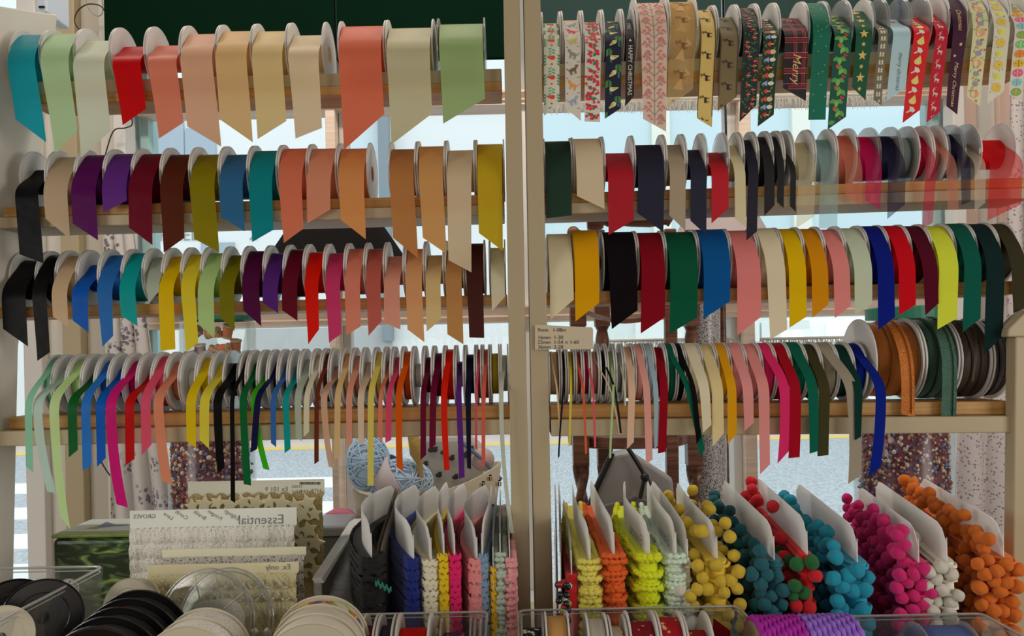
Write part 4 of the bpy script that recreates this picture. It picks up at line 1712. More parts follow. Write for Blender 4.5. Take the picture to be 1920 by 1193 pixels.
def drape(name, corners, folds, amp, mat, label, cat, rows=24, cols=60, thick=0.001):
    """hanging cloth between pixel corners (tl, tr, bl, br) given as world points"""
    tl, tr, bl, br = [Vector(c) for c in corners]
    b = MB()
    g = []
    for side in (0, 1):
        rr = []
        for i in range(rows + 1):
            v = i / rows
            row = []
            for j in range(cols + 1):
                u = j / cols
                p = (tl.lerp(tr, u)).lerp(bl.lerp(br, u), v)
                p.y += amp * math.sin(folds * 2 * PI * u + 0.6 * math.sin(3 * v)) * (0.5 + 0.5 * v) + side * thick
                p.x += amp * 0.4 * math.cos(folds * 2 * PI * u + v)
                row.append(p)
            rr.append(row)
        b.quadstrip(rr, flip=bool(side))
    o = b.build(name, mat, base=(bl + br) / 2, smooth=True)
    return tag(o, label, cat)


# dark green blinds at the window head
gm = pmat('dark_green_blind', (0.003, 0.014, 0.007), 1.0, noise=(3, 0.2), spec=0.0)
gm2 = pmat('grey_green_blind', (0.03, 0.056, 0.05), 1.0, noise=(3, 0.2), spec=0.0)
for i, (a, b_, yb, m, lab) in enumerate(((196, 627, 108, gm, 'dark green window blind left of the thin dark cord'), (631, 962, 104, gm, 'dark green window blind above the wide coral ribbon'),
                                         (1000, 1353, 108, gm2, 'grey green window blind above the robin print ribbon'), (1361, 1775, 108, gm2, 'grey green window blind above the tartan and holly ribbons'))):
    Yb = 2.0
    x0, x1 = P(a, 60, Yb).x, P(b_, 60, Yb).x
    zb = P((a + b_) / 2, yb, Yb).z
    rt = thing('window_blind', ((x0 + x1) / 2, Yb, zb), lab, 'blind', 'blinds at the window head')
    mb = MB(); mb.box(x0, x1, Yb, Yb + 0.003, zb, 1.12); sub('fabric', mb, m, rt)
    mb = MB(); mb.box(x0, x1, Yb - 0.006, Yb + 0.010, zb - 0.012, zb); bev(sub('bottom_bar', mb, m, rt), 0.003)
for px_, y1, lab in ((629, 190, 'thin dark cord hanging between the two dark green blinds'), (1357, 262, 'thin dark cord hanging behind the dark gold stag ribbon')):
    mb = MB()
    mb.tube([(P(px_, 60, 2.02).x, 2.02, 1.14), (P(px_, 60, 2.02).x, 2.02, P(px_, y1, 2.02).z)], 0.003, 6)
    tag(mb.build('blind_cord', M['black'], base=(P(px_, 60, 2.02).x, 2.02, P(px_, y1, 2.02).z)), lab, 'cord')
# looped cables by the left jamb
for pts, r, m, lab in ((((196, 20), (186, 10), (165, 8), (148, 18), (140, 34), (143, 48), (155, 62), (180, 95), (215, 160), (240, 205), (248, 232), (235, 240), (212, 247), (195, 300)), 0.0016, M['black'], 'looped black cable hanging against the cream left jamb'),
                       (((162, -20), (162, 5), (172, 24), (186, 30), (193, 18), (190, -15)), 0.0013, pmat('grey_cable', (0.3, 0.28, 0.28), 0.5), 'looped grey cable knotted round the black cable top left'),
                       (((186, 860), (205, 890), (232, 918), (258, 940), (268, 952)), 0.0018, M['black'], 'thin black cable beside the magenta ribbon and floral cloth')):
    w_ = [P(x, y, 2.01) for x, y in pts]
    sm = []
    for i in range(len(w_) - 1):
        p0, p1, p2, p3 = w_[max(i - 1, 0)], w_[i], w_[i + 1], w_[min(i + 2, len(w_) - 1)]
        for k in range(6):
            t = k / 6
            sm.append(0.5 * ((2 * p1) + (p2 - p0) * t + (2 * p0 - 5 * p1 + 4 * p2 - p3) * t * t + (-p0 + 3 * p1 - 3 * p2 + p3) * t ** 3))
    sm.append(w_[-1])
    mb = MB()
    mb.tube(sm, r, 6)
    tag(mb.build('cable', m, base=sm[-1], smooth=True), lab, 'cable')

# floral cloths
flor = crom('floral_cotton', (0.78, 0.74, 0.70), (0.24, 0.17, 0.13), 95, 0.40, 0.52, c3=(0.30, 0.28, 0.45), big=16)
dots = crom('tiny_dot_cotton', (0.80, 0.73, 0.72), (0.36, 0.30, 0.34), 125, 0.26, 0.34)
drape('floral_cloth', (P(186, 330, 1.93), P(240, 330, 1.93), P(205, 985, 1.93), P(338, 985, 1.93)), 3.5, 0.014, flor, 'white cotton cloth with brown and lilac flowers hanging left of window', 'fabric')
mb = MB()
for t_, x0, y0 in ((("I Don't Love"), 222, 588), (('by Andover Fabrics'), 226, 640)):
    put_text(mb, t_, P(x0, y0, 1.905), (0.10, 0, -1), (1, 0, 0.10), 0.014)
tag(mb.build('selvage_print', M['ink'], base=P(222, 640, 1.905)), 'dark lettering printed along the edge of the floral cloth', 'lettering')
drape('dotted_cloth', (P(1892, 140, 1.95), P(1960, 140, 1.95), P(1885, 660, 1.95), P(1960, 660, 1.95)), 2.5, 0.012, dots, 'pinkish white dotted cloth hanging at the far right upper edge', 'fabric')
drape('dotted_cloth', (P(1800, 640, 1.92), P(1905, 640, 1.92), P(1785, 1090, 1.92), P(1905, 1090, 1.92)), 2.2, 0.016, dots, 'pinkish white dotted cloth behind the orange pompom trim', 'fabric')

# black lampshade on a stem, and a pink grey one
def lampshade(cx, ytop, ybot, rt, rb, Y, m, min_, label, tilt=0.0):
    a, b_ = P(cx, ytop, Y), P(cx, ybot, Y)
    r0, r1 = rt * Y / FPX, rb * Y / FPX
    root = thing('table_lamp', (b_.x, Y, ZS), label, 'lamp')
    mb = MB()
    ax = Vector((tilt, 0, 1)).normalized()
    h = (a.z - b_.z)
    mb.lathe((b_.x, Y, b_.z), ax, [(0, r1), (h, r0)], 40)
    mb.lathe((b_.x, Y, b_.z), ax, [(h, r0 - 0.002), (0, r1 - 0.002), (0, r1)], 40)
    sub('lamp_shade', mb, m, root, smooth=True)
    mb = MB()
    mb.tube([(b_.x, Y, ZS + 0.02), (b_.x, Y, b_.z + h * 0.8)], 0.008, 10)
    sub('stem', mb, min_, root, smooth=True)
    mb = MB()
    mb.lathe((b_.x, Y, ZS), (0, 0, 1), [(0, 0.0), (0, 0.06), (0.012, 0.058), (0.02, 0.02), (0.02, 0.0)], 24)
    sub('base', mb, min_, root, smooth=True)


lampshade(634, 372, 520, 52, 150, 1.80, pmat('charcoal_shade', (0.014, 0.012, 0.012), 1.0, bump=(300, 0.2), spec=0.05), M['pinkwood'], 'dark charcoal cone lampshade behind the second left shelf')
lampshade(1352, 372, 446, 50, 88, 1.97, pmat('pink_grey_shade', (0.50, 0.42, 0.42), 0.8), M['brown'], 'pinkish grey lampshade behind the navy and red ribbons')

# small dark wooden chair seen from behind
ch = thing('wooden_chair', (P(1170, 900, 1.78).x, 1.80, ZS), 'small dark wooden chair with twisted legs behind the velvet ribbons', 'chair')
Yc_ = 1.74


def cp(px, py, Y=Yc_):
    return P(px, py, Y)


def post(px0, Y, flat=False, twist=True):
    mb = MB()
    top, kz, sz = cp(px0, 432, Y), cp(px0, 580, Y), cp(px0, 815, Y)
    x = top.x
    w = 0.017
    mb.box(x - w, x + w, Y - w, Y + w, cp(px0, 612, Y).z, cp(px0, 565, Y).z)
    mb.tube([(x, Y, cp(px0, 565, Y).z), (x, Y, cp(px0, 500, Y).z), (x, Y, top.z)], [0.013, 0.010, 0.011], 12)
    mb.lathe((x, Y, cp(px0, 612, Y).z), (0, 0, -1), [(0, 0.017), (0.01, 0.012), (0.03, 0.016), (0.12, 0.013), (0.2, 0.016), (0.235, 0.012)], 14)
    mb.box(x - w, x + w, Y - w, Y + w, cp(px0, 872, Y).z, cp(px0, 800, Y).z)
    # barley twist below the seat
    z0, z1 = cp(px0, 872, Y).z, ZS
    rows = []
    nn = 40
    for i in range(nn + 1):
        z = z0 + (z1 - z0) * i / nn
        rows.append([(x + (0.0135 + 0.005 * math.cos(2 * (2 * PI * k / 14) + i * 0.55)) * math.cos(2 * PI * k / 14), Y + (0.0135 + 0.005 * math.cos(2 * (2 * PI * k / 14) + i * 0.55)) * math.sin(2 * PI * k / 14), z) for k in range(14)])
    mb.quadstrip(rows, closed=True, flip=True)
    o = sub('leg', mb, M['brown'], ch)
    return o


post(1080, Yc_)
mb = MB()
a, b_ = cp(1258, 560), cp(1262, 1120)
mb.hexa([(b_.x - 0.013, Yc_ - 0.012, ZS), (b_.x + 0.013, Yc_ - 0.012, ZS), (b_.x + 0.013, Yc_ + 0.012, ZS), (b_.x - 0.013, Yc_ + 0.012, ZS),
         (a.x - 0.013, Yc_ - 0.012, cp(1258, 430).z), (a.x + 0.013, Yc_ - 0.012, cp(1258, 430).z), (a.x + 0.013, Yc_ + 0.012, cp(1258, 430).z), (a.x - 0.013, Yc_ + 0.012, cp(1258, 430).z)])
bev(sub('leg', mb, M['brown'], ch), 0.003)
post(1292, Yc_ + 0.10)
post(1125, Yc_ + 0.13)
# crest rail with round ends
mb = MB()
z = cp(1120, 414).z
x0, x1 = cp(1110, 414).x, cp(1262, 416).x
mb.lathe((x0, Yc_, z), (1, 0, 0), [(-0.012, 0.001), (-0.010, 0.020), (-0.004, 0.023), (0.016, 0.023), (0.024, 0.017), (0.026, 0.010), (0.034, 0.014), (0.045, 0.010), (0.085, 0.015), (0.125, 0.017), (0.16, 0.012), (x1 - x0 - 0.02, 0.010), (x1 - x0 - 0.01, 0.016), (x1 - x0, 0.001)], 20)
sub('crest_rail', mb, M['brown'], ch, smooth=True)
mb = MB()
mb.ball(cp(1075, 436), 0.014, 12, 8)
sub('finial', mb, M['brown'], ch, smooth=True)
# curved back rail
mb = MB()
rows = []
for i in range(13):
    t = i / 12
    px_ = 1090 + 170 * t
    sag = 20 * math.sin(PI * t)
    p = cp(px_, 578 + sag)
    p2 = cp(px_, 588 + sag * 0.9)
    d = 0.03 * math.sin(PI * t)
    rows.append([(p.x, Yc_ - 0.01 + d, p.z), (p.x, Yc_ + 0.012 + d, p.z), (p2.x, Yc_ + 0.012 + d, p2.z), (p2.x, Yc_ - 0.01 + d, p2.z)])
mb.quadstrip(rows, closed=True)
sub('back_rail', mb, M['brown'], ch)
# seat
mb = MB()
c_ = cp(1190, 836)
ol = []
for k in range(36):
    a = 2 * PI * k / 36
    ol.append(Vector((c_.x + 0.142 * math.cos(a) * (1 if abs(math.cos(a)) < 0.8 else 0.97), Yc_ + 0.10 + 0.12 * math.sin(a), c_.z - 0.006)))
mb.prism(ol, (0, 0, 0.028))
bev(sub('seat', mb, M['brown'], ch), 0.006, 3)

# red strip and grey bag hung beneath the seat
bag = thing('grey_bag', (P(1180, 990, 1.66).x, 1.66, ZS), 'silver grey folded bag with a black tied strap behind mint trim', 'bag')
mb = MB()
Yg = 1.62
ol = [P(1150, 852, Yg), P(1182, 846, Yg), P(1262, 898, Yg), P(1268, 960, Yg), P(1240, 1085, Yg), P(1098, 1085, Yg), P(1085, 1000, Yg)]
mb.prism(ol, (0, 0.05, 0))
bev(sub('body', mb, pmat('grey_satin', (0.36, 0.35, 0.355), 0.4, noise=(8, 0.1)), bag), 0.008, 3)
mb = MB()
ol = [P(1108, 955, Yg - 0.012), P(1190, 930, Yg - 0.012), P(1266, 955, Yg - 0.012), P(1240, 1085, Yg - 0.012), P(1098, 1085, Yg - 0.012)]
mb.prism(ol, (0, 0.011, 0))
bev(sub('flap', mb, pmat('grey_satin_dark', (0.20, 0.18, 0.185), 0.45), bag), 0.004, 2)
mb = MB()
mb.tube([P(1176, 838, Yg - 0.02), P(1195, 868, Yg - 0.02), P(1210, 893, Yg - 0.02), P(1230, 930, Yg - 0.02), P(1262, 985, Yg - 0.02)], 0.0045, 8)
mb.ball(P(1209, 895, Yg - 0.022), 0.009, 8, 6)
mb.tube([P(1209, 895, Yg - 0.02), P(1200, 935, Yg - 0.02)], 0.004, 8)
mb.tube([P(1148, 850, Yg - 0.004), P(1118, 915, Yg - 0.004), P(1086, 1000, Yg - 0.004)], 0.006, 8)
sub('strap', mb, M['black'], bag, smooth=True)
ro = thing('red_book', P(1195, 818, 1.80), 'thin dark red book lying on the chair seat', 'book')
mb = MB()
a, b_ = P(1160, 812, 1.80), P(1232, 812, 1.80)
mb.box(a.x, b_.x, 1.79, 1.87, c_.z + 0.0225, c_.z + 0.0325)
bev(sub('cover', mb, pmat('dark_red_cloth', (0.25, 0.01, 0.03), 0.6), ro), 0.002)
mb = MB(); mb.box(a.x + 0.002, b_.x - 0.002, 1.786, 1.79, c_.z + 0.0245, c_.z + 0.0305); sub('pages', mb, M['card'], ro)
ro.location = ro.location

# glitter fabric roll
gr = thing('glitter_roll', (P(1330, 1000, 1.9).x, 1.88, ZS), 'silver glitter fabric roll standing behind the chair', 'fabric roll')
glit = crom('silver_glitter', (0.48, 0.46, 0.45), (0.06, 0.06, 0.07), 260, 0.30, 0.50, rough=0.3, transl=0.0)
mb = MB()
mb.tube([(P(1330, 1000, 1.9).x, 1.9, ZS), P(1330, 830, 1.9), P(1318, 640, 1.9), P(1318, 520, 1.9)], 0.040, 24)
sub('roll', mb, glit, gr, smooth=True)
mb = MB()
p_ = P(1318, 520, 1.9)
mb.lathe((p_.x, 1.9, p_.z), (0, 0, 1), [(0, 0.0), (0, 0.018), (0.015, 0.018), (0.015, 0.0)], 20)
sub('card_tube', mb, pmat('brown_card', (0.35, 0.24, 0.15), 0.8), gr)

# white fringe trims along the lower window edge and upper bar (right bays)
frm = pmat('white_fringe', (0.80, 0.78, 0.72), 0.8, transl=0.3)
for x0, x1, py, h, lab in ((1020, 1370, 190, 26, 'white cotton fringe on the upper window bar left of mullion'), (1409, 1660, 181, 26, 'white cotton fringe on the upper window bar right of mullion'),
                           (1120, 1375, 640, 22, 'white cotton fringe along the lower pane behind the price note'), (1425, 1630, 636, 22, 'white cotton fringe along the lower pane behind cream velvet')):
    R = rng(int(x0))
    rt = thing('fringe_trim', P((x0 + x1) / 2, py, 2.02), lab, 'fringe')
    mb = MB()
    a, b_ = P(x0, py, 2.05), P(x1, py - (x1 - x0) * 0.021, 2.05)
    mb.tube([a, b_], 0.004, 6)
    sub('braid', mb, frm, rt)
    mb = MB()
    k = 0.0
    while k < 1:
        p = a.lerp(b_, k)
        L = h * 2.0 / FPX * R.uniform(0.5, 1.1)
        q = p + Vector((R.uniform(-0.012, 0.012), R.uniform(-0.01, 0.004), -L))
        mb.tube([p, q], 0.0009, 3, cap=False)
        k += 0.006
    tag(sub('strands', mb, frm, rt), kind='stuff')


# glass jars: thread reels on top, beads and buttons below
def jar(cx, ytop, ybot, half, Y, label, lid=None):
    a, b_ = P(cx, ytop, Y), P(cx, ybot, Y)
    r = half * Y / FPX
    z0 = b_.z
    root = thing('glass_jar', (b_.x, Y, z0), label, 'jar')
    mb = MB()
    h = a.z - z0
    mb.lathe((b_.x, Y, z0), (0, 0, 1), [(0.0, 0.001), (0.0, r * 0.96), (0.006, r), (h - 0.012, r), (h - 0.004, r * 0.93), (h, r * 0.93)], 40)
    sub('glass', mb, M['jar'], root, smooth=True)
    if lid:
        mb = MB()
        mb.lathe((b_.x, Y, z0 + h), (0, 0, 1), [(-0.008, r * 0.97), (0.016, r * 0.97), (0.019, r * 0.9), (0.019, 0.001)], 40)
        sub('lid', mb, lid, root)
    return root, b_.x, Y, z0, r, h


lidm = pmat('green_lid', (0.02, 0.20, 0.12), 0.45)
lidb = pmat('clear_lid', (0.5, 0.55, 0.52), 0.3)
Yj = 1.74
LB = (ZS - 0.0)
jl = (P(412, 900, Yj).x, Yj)
zmid = P(412, 745, Yj).z
j1 = jar(405, 752, 660 + (-ZS) * FPX / Yj - 9, 78, Yj, 'tall glass jar of pearl beads behind the white star trim', None)
j2 = jar(412, 595, 745, 68, Yj, 'glass jar of wooden thread reels with a green lid', lidm)
j3 = jar(1700, 748, 660 + (-ZS) * FPX / Yj + 15, 86, Yj, 'tall glass jar of beads and buttons behind the white pompoms', None)
j4 = jar(1705, 592, 742, 76, Yj, 'glass jar of pink and copper reels behind the copper trim', lidm)
BC = [(0.75, 0.58, 0.42), (0.85, 0.76, 0.65), (0.20, 0.05, 0.08), (0.16, 0.10, 0.22), (0.38, 0.10, 0.07), (0.55, 0.28, 0.14), (0.12, 0.08, 0.08), (0.65, 0.36, 0.26), (0.18, 0.22, 0.48)]
BM = [pmat('bead_%d' % i, c, 0.25, spec=0.6) for i, c in enumerate(BC)]


def beads(j, zf0, zf1, seed, pale):
    root, x, y, z0, r, h = j
    R = rng(seed)
    mb = MB()
    mb.lathe((x, y, z0 + 0.004), (0, 0, 1), [(zf0 * h, 0.001), (zf0 * h, r * 0.86), (zf1 * h, r * 0.86), (zf1 * h, 0.001)], 24, mi=2)
    for k in range(2600):
        a = R.uniform(PI, 2 * PI) if k % 5 else R.uniform(0, 2 * PI)
        br = R.choice([0.0022, 0.0027, 0.0032, 0.004, 0.0052])
        rr = r * R.uniform(0.86, 0.93) - br * 0.4
        z = z0 + 0.006 + h * R.uniform(zf0, zf1) * 0.985
        mi = R.choice([0, 1, 1] if R.random() < pale else range(2, 9))
        mb.ball((x + rr * math.cos(a), y + rr * math.sin(a), z), br, 6, 4, mi)
    o = thing('loose_beads', (x, y, z0 + 0.004), 'loose pearl and dark beads filling the jar, %s' % ('left window side' if x < 0 else 'right window side'), 'beads', kind='stuff')
    o2 = sub('bead_fill', mb, BM, o, smooth=True)
    o2['kind'] = 'stuff'
    R2 = rng(seed + 1)
    return o


beads(j1, 0.0, 0.97, 21, 0.30)
beads(j3, 0.0, 0.97, 22, 0.30)


def thread_reel(p, ang, r, h, rgb, wood, label):
    root = thing('thread_reel', p, label, 'thread reel', 'thread reels in the window jars')
    ax = Vector((math.cos(ang), -0.25, math.sin(ang))).normalized()
    c = Vector(p)
    mb = MB()
    mb.lathe(c - ax * h / 2, ax, [(0, 0.002), (0, r), (h * 0.10, r), (h * 0.18, r * 0.72), (h * 0.82, r * 0.72), (h * 0.90, r), (h, r), (h, 0.002)], 18)
    sub('wooden_core', mb, wood, root)
    mb = MB()
    mb.lathe(c - ax * h * 0.34, ax, [(0, r * 0.74), (0.002, r * 0.88), (h * 0.66, r * 0.88), (h * 0.68, r * 0.74)], 18)
    sub('thread', mb, pmat('thread_%d_%d_%d' % rgb, lin(rgb, 3.4), 0.7, bump=(700, 0.4)), root)


twood = pmat('pale_reel_wood', (0.78, 0.55, 0.36), 0.6)
TR = [(j2, [(-0.6, .22, 1.57, (190, 120, 90)), (-0.1, .20, 0.1, (200, 110, 100)), (0.30, .24, 1.57, (175, 150, 105)), (0.68, .30, 1.57, (205, 130, 95)), (-0.75, .55, 0.2, (95, 60, 60)), (-0.35, .62, 1.57, (60, 40, 45)), (0.05, .58, 0.9, (180, 110, 85)), (0.42, .64, 0.1, (170, 95, 75)), (0.75, .68, 1.4, (205, 120, 90)), (-0.55, .88, 0.6, (120, 80, 70)), (0.1, .88, 0.1, (190, 130, 95)), (0.55, .90, 1.2, (200, 120, 80))]),
      (j4, [(-0.7, .30, 1.4, (195, 120, 95)), (-0.25, .30, 0.3, (150, 80, 70)), (0.3, .30, 1.5, (170, 90, 85)), (0.75, .32, 1.2, (120, 70, 60)), (-0.65, .72, 0.4, (205, 140, 115)), (-0.1, .74, 1.5, (120, 70, 55)), (0.4, .72, 0.2, (190, 110, 90)), (0.78, .74, 1.5, (140, 85, 75))])]
TN = ['upright', 'tilted', 'leaning', 'lying', 'small', 'dark', 'round', 'side-on', 'pale', 'hidden', 'low', 'end-on']
for ji, (j, lst) in enumerate(TR):
    root, x, y, z0, r, h = j
    for i, (u, v, an, rgb) in enumerate(lst):
        rr = 0.0125
        xx = x + u * (r - rr * 1.3)
        yy = y - math.sqrt(max(0.0, (r - rr * 1.6) ** 2 - (xx - x) ** 2)) * 0.85
        hgt = 'low' if v < 0.4 else 'high' if v > 0.8 else 'midway up'
        sd = 'far left' if u < -0.5 else 'left' if u < -0.2 else 'centre' if u < 0.2 else 'right' if u < 0.6 else 'far right'
        thread_reel((xx, yy, z0 + 0.012 + v * (h - 0.03)), an, rr, 0.028, rgb, twood, 'wooden thread reel %s at %s inside the %s jar' % (hgt, sd, 'left window' if ji == 0 else 'right window'))

# fabric tub with yarn and a bee print cushion
tub = thing('fabric_tub', (P(800, 1000, 1.55).x, 1.58, ZS), 'cream canvas tub with printed bees holding pale blue yarn', 'tub')
mb = MB()
tb = P(800, 1000, 1.58)
rows = []
for k in range(49):
    a = 2 * PI * k / 48
    rim_dx, rim_dy = 0.150 * math.cos(a), 0.105 * math.sin(a)
    ztop = P(800, 905, 1.58).z + 0.022 * math.cos(a) + 0.012 * math.cos(2 * a)
    rows.append([(tb.x + rim_dx * 0.55, 1.60 + rim_dy * 0.7, ZS), (tb.x + rim_dx * 0.8, 1.60 + rim_dy * 0.9, (ZS + ztop) / 2 - 0.03), (tb.x + rim_dx, 1.60 + rim_dy, ztop), (tb.x + rim_dx * 0.975, 1.60 + rim_dy * 0.975, ztop + 0.001), (tb.x + rim_dx * 0.5, 1.60 + rim_dy * 0.6, ZS + 0.01)])
mb.quadstrip(rows, flip=True)
sub('body', mb, pmat('cream_canvas', (0.62, 0.56, 0.44), 0.85, bump=(250, 0.2), transl=0.12), tub, smooth=True)
mb = MB()
bee_y, bee_k = pmat('bee_yellow', (0.7, 0.45, 0.08), 0.8), M['ink']
for bx, by in ((870, 925), (905, 910), (918, 898), (935, 908)):
    p = P(bx, by, 1.485)
    for q in range(3):
        mb.box(p.x - 0.006 + q * 0.004, p.x - 0.003 + q * 0.004, p.y - 0.001, p.y, p.z - 0.004, p.z + 0.004, q % 2)
    for s_ in (-1, 1):
        mb.box(p.x - 0.001, p.x + 0.004, p.y - 0.001, p.y, p.z + 0.005, p.z + 0.0075, 1)
sub('printed_bees', mb, [bee_y, bee_k], tub)


def yarn_ball(px, py, rad, Y, rgb, label, sq=(1, 1, 1)):
    c = P(px, py, Y)
    r = rad * Y / FPX
    root = thing('yarn_ball', (c.x, c.y, c.z - r), label, 'yarn')
    m = pmat('yarn_%d_%d_%d' % rgb, lin(rgb, 1.6), 0.85, bump=(400, 0.4))
    mb = MB()
    mb.ball(c, r * 0.95, 20, 14, sq=sq)
    sub('core', mb, m, root, smooth=True)
    R = rng(int(px))
    mb = MB()
    for k in range(34):
        ax = Vector((R.gauss(0, .35), R.gauss(0, 1), R.gauss(0, 0.5))).normalized()
        a = ax.orthogonal().normalized()
        b = ax.cross(a)
        o = ax * (r * R.uniform(-.55, .55))
        rr = math.sqrt(max(0, r * r - o.length ** 2))
        mb.tube([c + Vector(((o + a * rr * math.cos(t) + b * rr * math.sin(t))[i] * sq[i] for i in range(3))) for t in [2 * PI * q / 26 for q in range(26)]], 0.0016, 4, closed=True)
    sub('strands', mb, m, root, smooth=True)
    return root, c, r


yb, c_, r_ = yarn_ball(690, 868, 50, 1.56, (165, 190, 218), 'pale blue yarn ball at the left rim of the bee tub', (0.8, 1, 1.05))
yb2, c2, r2 = yarn_ball(752, 905, 52, 1.56, (160, 182, 208), 'pale blue banded yarn skein lying in the bee tub', (1.15, 1, 0.85))
mb = MB()
mb.lathe((c2.x - 0.012, c2.y, c2.z), (0.75, -0.1, 0.5), [(-0.022, r2 * 0.93), (-0.02, r2 * 1.02), (0.02, r2 * 1.02), (0.022, r2 * 0.93)], 28)
sub('paper_band', mb, pmat('lilac_band', (0.60, 0.52, 0.55), 0.6), yb2, smooth=True)
cu = thing('bee_cushion', P(830, 880, 1.62), 'greyish white bee print cushion propped in the canvas tub', 'cushion')
mb = MB()
Yq = 1.66
ol = [P(778, 832, Yq), P(800, 815, Yq), P(880, 815, Yq), P(912, 845, Yq), P(902, 925, Yq), P(820, 955, Yq), P(760, 925, Yq)]
mb.prism(ol, (0, 0.05, 0))
bev(sub('cover', mb, pmat('bee_cotton', (0.55, 0.53, 0.50), 0.85), cu), 0.015, 3)
mb = MB()
R = rng(4)
for k in range(14):
    p = P(R.uniform(790, 895), R.uniform(835, 925), Yq - 0.002)
    mb.ball(p, 0.005, 6, 4, 0, (1.4, 0.2, 1))
    mb.box(p.x - 0.001, p.x + 0.007, p.y - 0.001, p.y, p.z + 0.004, p.z + 0.007, 0)
sub('printed_bees', mb, [M['ink']], cu)
ws = thing('wooden_pestle', P(790, 960, 1.5), 'wooden stick with a golden head standing in the canvas tub', 'stick')
mb = MB()
mb.tube([P(795, 1000, 1.53), P(789, 905, 1.53), P(786, 855, 1.53)], 0.0065, 10)
sub('handle', mb, pmat('pale_wood', (0.50, 0.34, 0.16), 0.55), ws, smooth=True)
mb = MB()
mb.tube([P(786, 868, 1.53), P(782, 850, 1.53), P(778, 828, 1.53), P(770, 810, 1.53)], [0.006, 0.014, 0.013, 0.007], 10)
sub('head', mb, pmat('golden_wool', (0.55, 0.36, 0.10), 0.8, bump=(200, 0.8)), ws, smooth=True)
pk = MB()
pk.ball(P(905, 862, 1.62), 0.024, 16, 10)
tag(pk.build('pink_ball', pmat('pale_pink_wool', (0.62, 0.45, 0.45), 0.8), base=P(905, 885, 1.62), smooth=True), 'pale pink wool ball at the right rim of the bee tub', 'ball')
sb = MB()
sb.tube([P(860, 825, 1.60), P(905, 862, 1.60), P(940, 900, 1.60)], 0.004, 8)
tag(sb.build('navy_rod', pmat('navy_piping', (0.15, 0.20, 0.32), 0.6), base=P(940, 905, 1.60)), 'navy blue rod leaning across the bee print cushion', 'rod')
# bluish white box glimpsed above the left panel
bw = thing('white_box', P(78, 22, 1.6), 'bluish white box glimpsed above the left side panel', 'box')
mb = MB()
a, b_ = P(66, 24, 1.5), P(86, -40, 1.5)
mb.box(a.x, b_.x, 1.5, 1.58, a.z, b_.z)
bev(sub('body', mb, pmat('bluish_white', (0.62, 0.70, 0.80), 0.4), bw), 0.004)
mb = MB()
a, b_ = P(73, 15, 1.498), P(83, 11, 1.498)
mb.box(a.x, b_.x, 1.497, 1.5, a.z, b_.z)
sub('slot', mb, M['black'], bw)


